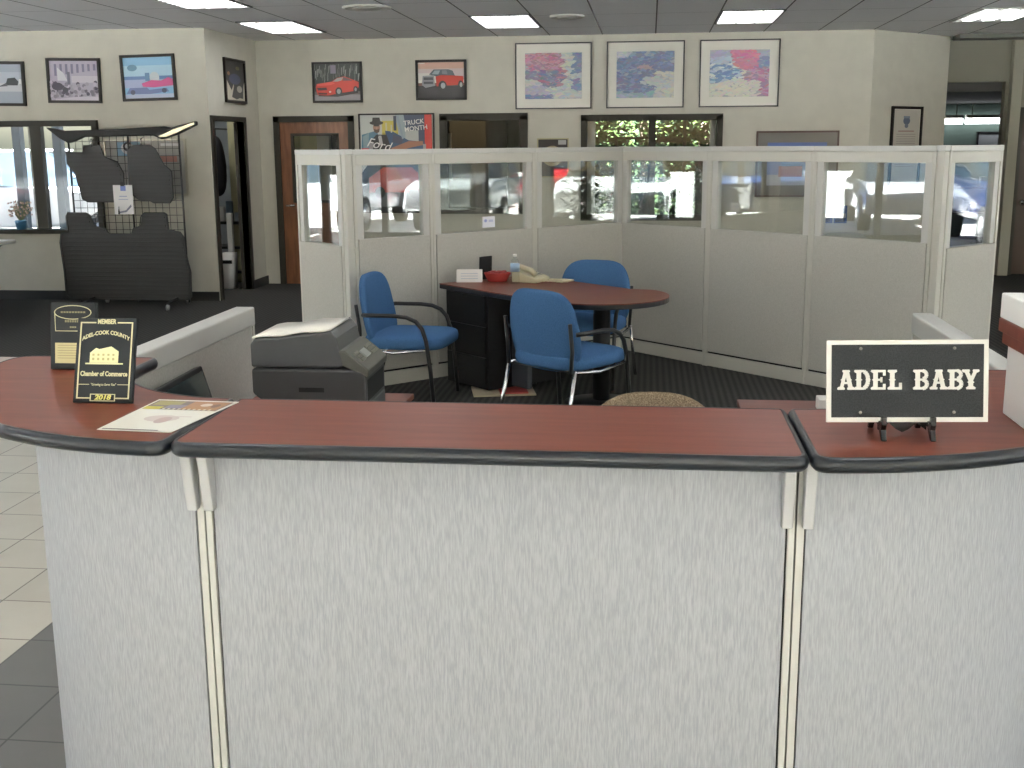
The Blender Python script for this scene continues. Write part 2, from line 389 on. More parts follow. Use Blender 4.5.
for k in range(5): tag(MB().box(-5.36+k*.1, -5.28+k*.1, 13.74, 13.85, .752, .86+.07*(k % 3)).build('bottle', plain('bt%d' % (k % 3), [(.3, .35, .4), (.7, .7, .68), (.1, .15, .2)][k % 3], .4), bevel=.01), 'small bottle or carton on the dark shelf inside the left doorway', 'bottle', 'clutter on the doorway shelf')
t = thing('waste_bin', 'white plastic bin standing inside the left doorway', 'bin', (-4.945, 13.18, 0)); t.scale = (.8, .8, 1)
MB().loft([[(x*s_, y*s_, z) for x, y in ((-.09, -.12), (.09, -.12), (.09, .12), (-.09, .12))] for z, s_ in ((0, .85), (.42, 1.0))]).build('bin_body', M_white, t)
MB().box(-.03, .05, .06, .14, .42, .88, bev=.01).build('bin_lid', M_white, t); MB().box(-.06, .09, -.135, -.12, .30, .34).build('bin_handle', M_black, t)

def added_room_lamp(lab, x, y, es, r=.18, z=2.62):
    t = thing('added_ceiling_lamp', lab, 'lamp', (x, y, z))
    MB().lathe([(r, 0), (r*1.05, .03), (r*.9, .05), (.001, .05)]).build('lamp_rim', M_metal, t); MB().lathe([(r*.95, .005), (r*.8, -.04), (r*.4, -.06), (.001, -.065)]).build('lamp_shade', plain('lamp%.0f' % es, (1, 1, 1), .5, emit=(1, .98, .93), es=es), t)
    MB().cyl((0, 0, .05), (0, 0, H-z+.0), .012, 8).build('lamp_stem', M_metal, t)
added_room_lamp('round lamp added to light the room behind the left doorway', -5.3, 13.2, 14)  # added out of view to brighten the dark side room
# room through the right-hand opening: green wall, strip lights
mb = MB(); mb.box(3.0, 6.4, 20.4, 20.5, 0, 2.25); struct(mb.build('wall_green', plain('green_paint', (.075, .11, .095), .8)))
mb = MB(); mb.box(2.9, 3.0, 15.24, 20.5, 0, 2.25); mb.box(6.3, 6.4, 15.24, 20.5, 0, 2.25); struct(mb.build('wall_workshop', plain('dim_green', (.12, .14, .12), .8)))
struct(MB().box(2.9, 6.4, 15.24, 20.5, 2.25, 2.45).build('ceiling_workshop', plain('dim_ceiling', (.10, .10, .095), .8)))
L_tube = plain('fluorescent', (1, 1, 1), .5, emit=(.95, .97, 1), es=5)
for k, (xa, xb) in enumerate(((4.2, 5.05), (5.10, 6.25))):
    t = thing('strip_light', ['shorter left fluorescent strip light in the green room at right', 'longer right fluorescent strip light in the green room at right'][k], 'strip light', ((xa+xb)/2+.06, 20.2, 1.94))
    MB().box((xa-xb)/2, (xb-xa)/2, -.06, .06, .08, .13).build('light_housing', M_metal, t)
    MB().cyl(((xa-xb)/2, 0, .03), ((xb-xa)/2, 0, .03), .045).build('light_tube', L_tube, t)
    for hx in ((xa-xb)/2+.1, (xb-xa)/2-.1): MB().cyl((hx, 0, .1), (hx, 0, .31), .008).build('hanger', M_metal, t)
t = thing('display_shelf', 'dark shelf of small white goods in the green room', 'shelf', (5.35, 19.6, 0))
s = MB()
for z in (.1, .5, .9, 1.3): s.box(-1.0, .55, -.2, .2, z, z+.03)
for x in (-1.0, .52): s.box(x, x+.03, -.2, .2, 0, 1.45)
s.build('shelf_frame', M_black, t)
for k in range(10):
    zz = (.93, 1.33, .53)[k % 3]; xx = 4.45+.138*k
    tag(MB().box(xx, xx+.09, 19.45, 19.6, zz+.001, zz+.10+.03*(k % 4)).build('carton', plain('ct%d' % (k % 4), [(.7, .7, .68), (.05, .07, .2), (.5, .35, .25), (.08, .08, .08)][k % 4], .5)), 'small carton on the dark shelf in the green room', 'carton', 'cartons on the green room shelf')
t = thing('framed_picture', 'grey framed picture high on the green room wall', 'picture', (5.75, 20.385, 1.30))
mb = MB(); 
for bx in ((-.35, .35, 0, .03), (-.35, .35, .47, .5), (-.35, -.32, 0, .5), (.32, .35, 0, .5)): mb.box(bx[0], bx[1], -.03, 0, bx[2], bx[3])
mb.build('frame', M_black, t); MB().box(-.32, .32, -.012, -.001, .03, .47).build('picture_print', plain('gp', (.2, .21, .22), .5), t)
# dark wooden door at far right
d = MB().box(4.46, 4.52, 15.05, 15.24, 0, 2.0); d.box(4.45, 5.32, 15.05, 15.24, 1.98, 2.05); d = struct(d.build('door_3', M_trim))
MB().box(4.52, 5.32, 15.09, 15.13, .01, 1.98).build('door_leaf', plain('dark_walnut', (.05, .025, .015), .4), d)
MB().lathe([(.001, -.03), (.03, -.02), (.03, .0), (.012, .02), (.012, .04)], M=Matrix.Translation((4.585, 15.055, .90)) @ Matrix.Rotation(-PI/2, 4, 'X')).build('door_handle', M_chrome, d)
mb = MB().box(4.34, 4.46, 14.98, 15.1, 0, H); struct(mb.build('wall_pillar', plain('pillar_paint', (.36, .35, .28), .7)))

# ------------------------------------------------------------------ ceiling fittings
M_lens = plain('light_lens', (.9, .9, .88), .4, emit=(.97, .98, 1), es=3)
M_tubeL = plain('light_tubes', (.95, .95, .95), .4, emit=(1, 1, .98), es=5)
lights = [(-4.13, 11.55, 'wide louvred ceiling light nearest the left wall corner', 0), (-4.13, 9.15, 'louvred ceiling light cut by the top edge at left', 0),
          (-1.76, 11.42, 'louvred ceiling light above the leftmost floral print', 0), (.64, 11.42, 'louvred ceiling light above the rightmost floral print', 0), (3.06, 11.70, 'dim louvred ceiling light at far right with bare tubes', 1)]
def ceil_light(x, y, lab, dim):
    t = thing('ceiling_light', lab, 'ceiling light', (x+.3, y+.6, H), 0, 'recessed ceiling lights')
    f = MB()
    for b in ((-.3, -.28, -.6, .6), (.28, .3, -.6, .6), (-.3, .3, -.6, -.575), (-.3, .3, .575, .6)): f.box(b[0], b[1], b[2], b[3], -.012, .0)
    f.build('light_frame', plain('grey_trim', (.10, .10, .10), .5) if not dim else M_metal, t)
    MB().box(-.28, .28, -.575, .575, -.005, -.001).build('diffuser', M_lens if not dim else plain('dim_lens', (.3, .3, .3), .4), t)
    lv = MB(); 
    for k in range(1, 12): lv.box(-.28, .28, -.575+k*.096-.004, -.575+k*.096+.004, -.018, -.006)
    for k in (1, 2): lv.box(-.28+k*.187-.004, -.28+k*.187+.004, -.575, .575, -.018, -.006)
    lv.build('louvre', plain('louvre_w', (.75, .75, .74), .3), t)
    if dim:
        for k in range(3): MB().box(-.24+k*.19, -.14+k*.19, -.56, .3, -.028, -.019).build('light_tube', M_tubeL, t)
for a in lights: ceil_light(*a)
for yy, nm in ((6.75, 'above the cubicle'), (1.95, 'above the reception counter')):  # extra fixtures above the view, added to light cubicle and counter
    for xx, sd in ((-4.16, 'far left'), (-1.76, 'left of middle'), (.64, 'right of middle'), (3.04, 'far right')): ceil_light(xx, yy, 'unseen added louvred ceiling light %s, %s in its row' % (nm, sd), 0)
def ceil_disc(x, y, r, lab):
    t = thing('ceiling_speaker', lab, 'speaker', (x, y, H))
    MB().lathe([(r, 0), (r, -.012), (r*.9, -.02), (r*.86, -.012), (.001, -.012)]).build('grille_ring', plain('off_white', (.6, .6, .57), .5), t)
    MB().lathe([(r*.6, -.013), (r*.55, -.02), (.001, -.02)]).build('grille', plain('grille_g', (.45, .45, .42), .6), t)
ceil_disc(-.82, 11.62, .17, 'round white ceiling speaker between the two middle ceiling lights'); ceil_disc(-2.54, 10.55, .22, 'round cream ceiling speaker left of the middle, near the top edge')
mb = MB().box(3.55, 5.4, 14.4, 14.75, H-.05, H); struct(mb.build('trim_1', plain('dkgr', (.16, .16, .14), .6)))

# ------------------------------------------------------------------ pictures
def picture(lab, loc, w, h, rz=0, fw=.03, fcol=None, matw=0, art=None, group=None, name='framed_picture', matc=(.80, .78, .70), cat='picture', tilt=0):
    t = thing(name, lab, cat, loc, rz, group)
    if tilt: t.rotation_euler = (0, tilt, rz)
    fm = fcol or plain('black_frame', (.014, .012, .010), .4, spec=.3)
    f = MB()
    for b in ((-w/2, w/2, 0, fw), (-w/2, w/2, h-fw, h), (-w/2, -w/2+fw, fw, h-fw), (w/2-fw, w/2, fw, h-fw)): f.box(b[0], b[1], -.028, -.002, b[2], b[3])
    f.build('frame', fm, t)
    MB().box(-w/2+fw*.5, w/2-fw*.5, -.010, -.002, fw*.5, h-fw*.5).build('picture_mount', plain('mount%.2f%.2f' % matc[:2], matc, .5, coat=.3), t)
    iw, ih = w-2*fw-2*matw, h-2*fw-2*matw
    ink_obj('picture_print', art, iw, ih, Matrix.Translation((0, -.0105, fw+matw)), M_inkg, t)
    return t
def mix3(a, b, t): return tuple(a[i]*(1-t)+b[i]*t for i in range(3))
def dabs(seed, colf, n=700, s=.035, bg=(.4, .42, .45)):
    r = random.Random(seed); out = [(bg, rect(0, 1, 0, 1))]
    for i in range(n):
        u, v = r.random(), r.random(); c = colf(u, v, r)
        if c is None: continue
        k = .55+.9*r.random(); a = r.uniform(-.7, .7); ca, sa = math.cos(a), math.sin(a); L, W = s*k*1.6, s*k*.6
        out.append((c, [(u+ca*x-sa*y, v+sa*x+ca*y) for x, y in ((-L, -W*.3), (-L*.4, -W), (L*.6, -W*.8), (L, 0), (L*.5, W), (-L*.6, W*.7))]))
    return out
def jit(c, r, a=.06): return tuple(max(.01, x*.8+.07+r.uniform(-a, a)) for x in c)
def art1(u, v, r):
    if v > .62 and u < .68-.1*(1-v): return jit(r.choice([(.50, .14, .24), (.60, .25, .33), (.34, .14, .22), (.55, .3, .4)]), r)
    if ((u-.48)/.24)**2+((v-.50)/.26)**2 < 1: return jit(r.choice([(.12, .15, .30), (.22, .22, .38), (.5, .15, .22), (.10, .12, .22)]), r)
    if u > .84 and (v > .55 or .18 < v < .42): return jit((.16, .20, .38), r)
    if u < .35 and .42 < v < .66: return jit((.2, .2, .3), r)
    if v < .09 and u < .5: return jit((.18, .22, .42), r)
    if v < .28 and u < .4: return jit((.48, .45, .58), r)
    return jit(r.choice([(.62, .64, .60), (.70, .68, .55), (.5, .58, .62)]), r)
def art2(u, v, r):
    if u < .25 and v > .88: return jit((.6, .6, .62), r)
    if (u > .68 and v < .55) or ((u-.57)/.14)**2+((v-.36)/.09)**2 < 1: return jit(r.choice([(.55, .60, .62), (.66, .66, .55)]), r)
    if ((u-.5)/.16)**2+((v-.66)/.05)**2 < 1: return jit((.50, .30, .36), r)
    if v < .12: return jit(r.choice([(.25, .42, .45), (.4, .45, .6)]), r)
    return jit(r.choice([(.10, .15, .32), (.14, .20, .38), (.18, .17, .28), (.2, .3, .5)]), r, .04)
def art3(u, v, r):
    if v > .80 and .35 < u < .8: return jit((.65, .15, .30), r)
    if ((u-.62)/.20)**2+((v-.72)/.14)**2 < 1: return jit(r.choice([(.65, .14, .26), (.55, .2, .3)]), r)
    if u > .58 and v < .62 and (v > .35 or u > .85): return jit(r.choice([(.5, .15, .28), (.3, .2, .35), (.55, .35, .5)]), r)
    if v > .86: return jit((.42, .42, .58), r)
    if v > .74 and u < .55: return jit((.5, .6, .72), r)
    if v > .30+.2*u and u < .55: return jit(r.choice([(.10, .22, .45), (.14, .28, .50), (.5, .6, .7)]) if r.random() < .9 else (.8, .85, .8), r, .04)
    if u > .75 and v > .6: return jit((.15, .22, .4), r)
    return jit((.74, .72, .62), r)
fr = plain('thin_black_frame', (.015, .015, .018), .3)
G3 = 'large matted floral prints on the back wall'
for k, (xa, xb, art, lab) in enumerate(((-1.56, -.68, art1, 'large matted print of crimson and violet blossom, leftmost of three'), (-.51, .37, art2, 'large matted print in deep blues, middle of three'), (.54, 1.43, art3, 'large matted print with pink tree beside blue water, rightmost of three'))):
    picture(lab, ((xa+xb)/2, YB, 2.05), xb-xa, .74, 0, .014, fr, .10, dabs(k+3, art, 900), G3, 'art_print')
def tone(c): return c
# red coupe in woods
def trees(r, n, base=(.02, .03, .02)):
    return [(mix3((.06, .07, .05), (.35, .36, .33), r.random()**2), [(u, v), (u+.012, v), (u+.02+r.uniform(-.03, .03), v+.22), (u+.006, v+.2)]) for u, v in ((r.random(), .5+.4*r.random()) for _ in range(n))]
r_ = random.Random(4)
coupe = [((.03, .035, .03), rect(0, 1, 0, 1)), ((.16, .13, .12), rect(0, 1, 0, .25))] + trees(r_, 60) + [
    ((.25, .22, .28), rect(.36, .48, .74, .97)), ((.28, .26, .26), rect(0, 1, 0, .16)), ((.03, .02, .02), [(.08, .12), (.5, .10), (.95, .20), (.95, .26), (.1, .22)]),
    ((.62, .05, .03), [(.03, .38), (.05, .46), (.38, .52), (.50, .62), (.66, .66), (.78, .60), (.90, .54), (.97, .50), (.97, .36), (.90, .26), (.55, .20), (.30, .14), (.07, .16), (.04, .26)]),
    ((.78, .10, .07), [(.05, .46), (.38, .52), (.46, .47), (.34, .42), (.06, .40)]), ((.42, .38, .36), [(.40, .52), (.50, .61), (.64, .64), (.60, .55), (.52, .52)]), ((.15, .1, .1), [(.64, .64), (.76, .59), (.84, .54), (.62, .54)]),
    ((.04, .02, .02), [(.05, .35), (.26, .36), (.28, .29), (.08, .28)]), ((.08, .02, .02), [(.07, .22), (.28, .21), (.26, .16), (.09, .17)]), ((.03, .03, .03), ell(.53, .25, .075, .115)), ((.42, .42, .42), ell(.53, .25, .045, .07)), ((.03, .03, .03), ell(.90, .30, .05, .09)), ((.35, .35, .35), ell(.90, .30, .025, .05)), ((.8, .6, .5), ell(.34, .24, .025, .025))]
picture('framed photo of a red coupe in woods above the wooden door', (-3.67, YB, 2.15), .60, .465, 0, .025, None, 0, coupe, None, 'framed_photo')
truck = [((.62, .38, .30), rect(0, 1, .5, 1)), ((.62, .50, .50), rect(0, 1, .55, .82)), ((.70, .66, .62), rect(0, .5, .5, .7)), ((.02, .015, .018), rect(0, 1, 0, .36)), ((.22, .10, .08), rect(0, 1, .34, .42)),
    ((.09, .11, .13), [(.24, .66), (.34, .80), (.66, .80), (.75, .76), (.80, .62), (.4, .6)]), ((.30, .36, .40), [(.30, .67), (.36, .77), (.48, .77), (.44, .66)]), ((.20, .2, .22), [(.52, .67), (.52, .77), (.62, .77), (.64, .66)]),
    ((.60, .05, .03), [(.38, .60), (.50, .64), (.80, .62), (.98, .60), (.98, .42), (.86, .36), (.60, .34), (.40, .32)]), ((.30, .30, .32), [(.10, .62), (.34, .64), (.37, .34), (.16, .28), (.08, .36)]), ((.06, .06, .07), [(.12, .58), (.32, .58), (.33, .50), (.12, .50)]), ((.06, .06, .07), [(.12, .46), (.32, .46), (.33, .39), (.12, .39)]),
    ((.02, .02, .02), ell(.53, .34, .09, .14)), ((.45, .45, .46), ell(.54, .34, .05, .085)), ((.02, .02, .02), ell(.92, .36, .055, .12)), ((.45, .45, .42), ell(.93, .36, .03, .07)), ((.75, .7, .65), rect(.0, .15, .96, .985))]
picture('framed photo of a red pickup truck at dusk on the back wall', (-2.43, YB, 2.165), .60, .455, 0, .028, None, 0, truck, None, 'framed_photo')
# poster with man in hat
post = [((.55, .55, .50), rect(0, 1, 0, 1)), ((.60, .62, .58), rect(0, .3, .6, 1)), ((.62, .52, .10), rect(.3, .52, .78, .94)), ((.45, .36, .06), rect(.3, .52, .74, .82)), ((.06, .08, .14), rect(.55, .90, .45, 1)), ((.35, .42, .45), [(.48, 1), (.60, 1), (.66, .72), (.56, .70)]), ((.50, .52, .50), rect(.62, .80, .70, .84)),
    ((.10, .22, .30), [(.02, .80), (.22, .84), (.30, .72), (.5, .8), (.62, .72), (.40, .60), (.0, .55)]), ((.04, .09, .18), [(.34, .84), (.45, .83), (.66, .74), (.9, .72), (.9, .5), (.4, .55)]),
    ((.012, .012, .015), [(.10, .50), (.12, .72), (.22, .80), (.36, .80), (.42, .66), (.52, .58), (.90, .60), (.9, .0), (0, 0), (0, .4)]), ((.40, .22, .15), ell(.225, .875, .048, .055)), ((.015, .012, .012), ell(.225, .92, .095, .022)), ((.015, .012, .012), [(.165, .92), (.175, .975), (.27, .975), (.285, .92)]), ((.02, .02, .02), rect(.19, .26, .885, .90)), ((.10, .055, .035), [(.185, .86), (.195, .825), (.225, .815), (.26, .825), (.27, .86), (.225, .85)]), ((.5, .3, .22), rect(.215, .24, .855, .88)), ((.25, .35, .40), [(.03, .78), (.12, .82), (.10, .62), (.04, .60)]), ((.32, .30, .30), [(.13, .74), (.19, .70), (.15, .62), (.11, .66)]), ((.7, .68, .66), [(.245, .78), (.27, .78), (.29, .70), (.262, .70)]), ((.06, .07, .12), [(.45, .80), (.60, .76), (.56, .70), (.44, .72)]), ((.30, .36, .42), [(.50, .99), (.535, .99), (.60, .76), (.575, .75)]), ((.62, .60, .45), rect(.35, .37, .84, .92)), ((.62, .60, .45), rect(.42, .44, .82, .9)), ((.04, .05, .08), rect(.46, .50, .84, .99)),
    ((.35, .16, .10), [(.42, .66), (.66, .73), (.86, .73), (.86, .69), (.66, .66), (.44, .61)]), ((.5, .5, .5), [(.25, .79), (.29, .79), (.31, .69), (.27, .69)]), ((.62, .08, .10), rect(0.01, .11, .60, .66)),
    ((.62, .04, .03), rect(.885, .985, 0, 1)), ((.4, .4, .4), rect(.86, .90, .63, .70)), ((.10, .10, .11), rect(.1, .85, .05, .35)), ((.5, .05, .04), [(.1, .35), (.3, .46), (.7, .46), (.84, .36), (.84, .2), (.1, .2)]), ((.02, .02, .02), ell(.25, .2, .07, .06)), ((.02, .02, .02), ell(.72, .2, .07, .06))]
t = picture('tall truck sale poster with person in a dark cowboy hat', (-2.975, YB, .86), .91, 1.16, 0, .018, None, 0, post, None, 'framed_poster')
text_obj('TRUCK', .075, 'lettering', M_white, t, Matrix.Translation((.21, -.022, 1.055)) @ Matrix.Rotation(R(-6), 4, 'Y'), bold=.001)
text_obj('MONTH', .075, 'lettering', M_white, t, Matrix.Translation((.235, -.022, .985)) @ Matrix.Rotation(R(-6), 4, 'Y'), bold=.001)
text_obj('Ford', .15, 'shirt_script', M_white, t, Matrix.Translation((-.22, -.022, .80)) @ Matrix.Rotation(R(12), 4, 'Y'), shear=.3)
# small plaque picture and blue picture
pl_ = [((.02, .015, .015), rect(0, 1, 0, 1)), ((.40, .33, .20), ell(.48, .55, .36, .28)), ((.25, .2, .12), ell(.48, .55, .28, .2)), ((.42, .42, .42), rect(.68, .95, .86, .98))]
picture('small gold-edged dark picture with a tan oval beside the green window', (-1.125, YB, 1.27), .37, .45, 0, .014, plain('pale_gold', (.45, .40, .24), .4), 0, pl_)
bl = [((.20, .27, .50), rect(0, 1, 0, 1)), ((.10, .16, .40), rect(0, 1, .55, 1)), ((.25, .32, .55), rect(0, .7, .6, .75)), ((.4, .42, .5), rect(0, 1, 0, .25)), ((.3, .1, .1), rect(.2, .6, .2, .45))]
picture('wide brown framed blue picture below the rightmost floral print', (1.66, YB, 1.04), .92, .74, 0, .02, plain('brown_frame', (.06, .025, .015), .35), .11, bl, matc=(.16, .15, .14))
for k, (c1, c2) in enumerate((((.10, .14, .30), (.5, .25, .15)), ((.06, .12, .3), (.4, .42, .5)))):
    tag(ink_obj('photo_card', [(c1, rect(0, 1, 0, 1)), (c2, rect(.1, .9, .3, .55)), ((.04, .04, .05), rect(.1, .8, .05, .3))], .145, .20, Matrix.Translation((2.02+.16*k, YB-.0002, .74))), ['small dusk photo card low on the back wall behind partition glass', 'small blue photo card low on the back wall behind partition glass'][k], 'photo')
# certificate on the angled wall
cert = [((.56, .53, .47), rect(0, 1, 0, 1)), ((.10, .13, .20), ell(.5, .85, .13, .055)), ((.2, .24, .3), rect(.38, .62, .885, .915)), ((.14, .17, .24), ell(.5, .78, .07, .03)), ((.35, .20, .18), rect(.2, .8, .70, .715))] + [((.34, .30, .27), rect(.14, .86, .66-.032*k, .668-.032*k)) for k in range(15)]
picture('tall framed certificate with a dark crest on the angled wall', (2.945, 14.145, 1.15), .61, .90, PI/4, .03, None, .01, cert, None, 'framed_certificate', cat='certificate')
# left wall pictures
r_ = random.Random(9)
bw1 = [((.36, .40, .48), rect(0, 1, 0, 1)), ((.46, .50, .57), rect(0, 1, .5, .8)), ((.55, .57, .60), rect(0, 1, .3, .52)), ((.03, .04, .05), [(.66, .5), (.70, .64), (.85, .66), (.92, .56), (.90, .46), (.70, .46)]), ((.10, .10, .12), [(.5, .42), (.66, .52), (.7, .44)]), ((.8, .8, .8), rect(.93, .98, .5, .62)), ((.12, .15, .28), ell(.34, .72, .16, .10)), ((.06, .06, .1), ell(.36, .14, .06, .05))]
picture('frosty grey photo with a dark carriage, leftmost on the window wall', (-6.985, 12.05, 2.10), .62, .465, 0, .03, None, 0, bw1, None, 'framed_photo', tilt=R(1))
bw2 = [((.50, .46, .56), rect(0, 1, 0, 1))] + [((.20, .18, .28), rect(.10+.115*k, .15+.115*k, .62+.02*k, .92)) for k in range(8)] + [((.75, .75, .78), [(.16, .5), (.16, .84), (.30, .68), (.36, .5)]), ((.66, .62, .68), rect(.45, 1, .45, .62))] + [(mix3((.05, .04, .08), (.65, .6, .7), r_.random()**1.5), ell(r_.random(), .08+.38*r_.random(), .04, .05, 7)) for _ in range(90)] + [((.05, .04, .07), ell(.16, .35, .12, .10)), ((.04, .04, .06), ell(.32, .26, .06, .07)), ((.15, .14, .2), rect(.37, .43, .4, .72)), ((.68, .64, .72), [(.1, .03), (.6, .10), (1, .10), (1, .0), (.1, 0)])]
picture('old black and white street photo, middle on the window wall', (-6.12, 12.05, 2.12), .60, .465, 0, .028, None, 0, bw2, None, 'framed_photo', tilt=R(1))
cy = [((.26, .50, .72), rect(0, 1, 0, 1)), ((.45, .66, .80), rect(0, 1, .5, .8)), ((.14, .28, .42), ell(.18, .75, .1, .08)), ((.12, .22, .46), rect(0, 1, .46, .54)), ((.40, .46, .66), rect(0, 1, .26, .46)), ((.10, .22, .40), rect(.43, .52, .42, .62)), ((.6, .66, .7), ell(.62, .5, .10, .14)), ((.58, .08, .25), [(.35, .36), (.55, .44), (.75, .42), (.9, .5), (1, .44), (1, .3), (.6, .26), (.38, .28)]), ((.16, .20, .42), [(.03, .12), (.1, .26), (.45, .26), (.5, .2), (.85, .24), (.9, .15), (.5, .1)]), ((.5, .56, .72), rect(0, 1, 0, .10)), ((.05, .06, .12), ell(.16, .15, .05, .06)), ((.05, .06, .12), ell(.80, .18, .05, .06))]
picture('bright cyan framed photo of a pink convertible near the left wall corner', (-5.28, 12.05, 2.135), .60, .475, 0, .028, None, 0, cy, None, 'framed_photo', tilt=R(-1))
ph = [((.02, .02, .022), rect(0, 1, 0, 1)), ((.62, .58, .48), [(.08, .5), (.3, .25), (.42, .42), (.5, .08), (.9, .06), (.94, .4), (1, .5), (1, 0), (.02, 0)]), ((.015, .015, .02), [(.3, .08), (.45, .4), (.9, .4), (.85, .1), (.55, .03)]), ((.05, .06, .14), ell(.5, .55, .3, .14)), ((.40, .38, .34), ell(.72, .30, .14, .09)), ((.32, .16, .08), ell(.18, .68, .07, .05)), ((.16, .14, .06), ell(.66, .84, .1, .05))]
picture('dark framed collage on the narrow side wall above the doorway', (-4.65, 12.87, 2.13), .66, .48, PI/2, .03, None, 0, ph, None, 'framed_photo')
# framed display behind the mat rack
dsp = [((.42, .41, .38), rect(0, 1, 0, 1)), ((.30, .48, .62), rect(.14, .44, .72, .98)), ((.75, .76, .76), ell(.28, .86, .085, .11)), ((.55, .12, .05), rect(.32, .45, .56, .72)), ((.5, .25, .2), rect(.6, .9, .6, .72)), ((.8, .8, .8), rect(.7, .95, .9, .95))]
t = picture('pale framed poster with a white letter on blue behind the mat rack', (-5.38, 12.05, 1.14), .92, .60, 0, .02, plain('silver_frame', (.5, .47, .38), .3, metal=.5), 0, dsp, None, 'framed_poster')
text_obj('G', .13, 'lettering', plain('dkgrey', (.05, .05, .06), .5), t, Matrix.Translation((-.195, -.02, .515)), bold=.004)

# ------------------------------------------------------------------ mat rack
RX, RY = -5.42, 11.62
t = thing('mat_rack', 'black wire grid rack on casters beside the left window', 'rack', (RX, RY, 0))
g = MB(); 
for k in range(17): x = -.60+k*.075; g.cyl((x, 0, .10), (x, 0, 1.80), .003, 5)
for k in range(23): z = .12+k*.076; g.cyl((-.60, 0, z), (.60, 0, z), .003, 5)
g.build('wire_grid', M_blackm, t)
for x in (-.60, .05, .60): MB().cyl((x, 0, .04), (x, 0, 1.82), .011, 8).build('post', M_blackm, t)
for x in (-.42, .50):
    b_ = MB().tube([(x, -.34, .075), (x, 0, .10), (x, .24, .075)], .013, 8).build('base_foot', M_blackm, t)
    for y in (-.33, .22): MB().cyl((x-.012, y, .03), (x+.012, y, .03), .03, 12).build('caster', plain('caster_g', (.25, .25, .25), .4), b_)
def outline_mat(lab, pts, z0, yoff, name='floor_mat', sx=1):
    t = thing(name, lab, 'car mat', (RX, RY+yoff, z0))
    Mx = Matrix.Rotation(PI/2, 4, 'X')
    MB().prism(pts, 0, .014, Mx).build('mat_panel', M_rubber, t, bevel=.004)
    # raised rim and ribs
    n = len(pts); cx = sum(p[0] for p in pts)/n; cz = sum(p[1] for p in pts)/n
    rim = MB(); loop = [(cx+(p[0]-cx)*.97, -.016, cz+(p[1]-cz)*.97) for p in pts]; rim.tube(loop+[loop[0]], .005, 5); rim.build('mat_rim', M_rubber, t)
    rb = MB(); zs = [p[1] for p in pts]; z = min(zs)+.05
    while z < max(zs)-.05:
        xs = []
        for i in range(n):
            a, b = pts[i], pts[(i+1) % n]
            if (a[1]-z)*(b[1]-z) < 0: xs.append(a[0]+(b[0]-a[0])*(z-a[1])/(b[1]-a[1]))
        xs.sort()
        for i in range(0, len(xs)-1, 2):
            if xs[i+1]-xs[i] > .1: rb.box(xs[i]+.03, xs[i+1]-.03, -.021, -.0135, z, z+.018)
        z += .045
    rb.build('mat_ribs', plain('rib_rubber', (.034, .035, .037), .5, spec=.3), t)
    hk = MB(); hx = sum(p[0] for p in pts if p[1] > max(zs)-.03)/max(1, len([1 for p in pts if p[1] > max(zs)-.03])); hk.tube([(hx, -.02, max(zs)-.02), (hx, -.02, max(zs)+.05), (hx, .03, max(zs)+.07)], .008, 6); hk.build('mat_hook', M_chrome, t)
    return t
outline_mat('black ribbed front car mat hung upper left on the rack', [(-.48, .03), (-.42, .0), (-.05, .0), (-.02, .06), (-.0, .30), (-.06, .42), (-.20, .47), (-.24, .59), (-.42, .59), (-.44, .50), (-.62, .52), (-.62, .40), (-.54, .30)], 1.09, -.03)
outline_mat('black ribbed front car mat hung upper right on the rack', [(.10, .06), (.16, .02), (.26, .02), (.30, .0), (.48, .0), (.52, .06), (.52, .33), (.44, .40), (.36, .56), (.30, .60), (.12, .60), (.05, .54), (.04, .12)], 1.08, -.03)
outline_mat('wide one-piece black rear car mat hung along the bottom of the rack', [(-.74, .03), (-.70, .0), (.62, .0), (.66, .04), (.67, .30), (.63, .50), (.62, .66), (.58, .72), (.46, .74), (.45, .90), (.42, .92), (.20, .92), (.17, .88), (.15, .78), (.08, .76), (.05, .70), (-.20, .70), (-.24, .76), (-.36, .78), (-.40, .90), (-.44, .92), (-.64, .92), (-.67, .88), (-.66, .72), (-.74, .70), (-.76, .60), (-.74, .30)], .07, -.06)
# hood shield across the top
t = thing('hood_deflector', 'black boomerang shaped hood deflector laid across the rack top', 'deflector', (RX, RY-.03, 1.66))
pts = [(-.80, .20), (-.72, .19), (-.61, .165), (.0, .18), (.48, .20), (.55, .185), (.82, .25), (.82, .21), (.62, .12), (.44, .07), (.36, .11), (-.40, .10), (-.50, .06), (-.57, .04), (-.66, .09)]
MB().prism(pts, -.02, .05, Matrix.Rotation(PI/2, 4, 'X')).build('deflector_body', plain('gloss_black', (.008, .008, .009), .45, spec=.3), t, bevel=.008)
MB().prism([(.42, .10), (.56, .16), (.80, .238), (.81, .22), (.62, .14), (.50, .095)], .05, .056, Matrix.Rotation(PI/2, 4, 'X')).build('chrome_flash', plain('brushed_gold', (.65, .6, .42), .25, metal=.7), t)
t = thing('paper_sign', 'white paper notice with blue crest clipped to the mat rack', 'notice', (RX-.015, RY-.07, .97))
ink_obj('notice_sheet', [((.78, .78, .80), rect(0, 1, 0, 1)), ((.15, .22, .55), rect(.38, .66, .80, .97)), ((.35, .4, .6), rect(.3, .7, .60, .63)), ((.35, .4, .6), rect(.25, .75, .50, .52)), ((.2, .22, .3), [(.2, .08), (.6, .14), (.88, .34), (.9, .26), (.62, .07), (.2, .03)])], .21, .30, Matrix(), M_ink, t)
MB().box(-.105, .105, .0005, .003, 0, .30).build('notice_backing', M_white, t); MB().box(-.02, .02, -.006, .01, .29, .33).build('clip', M_black, t)

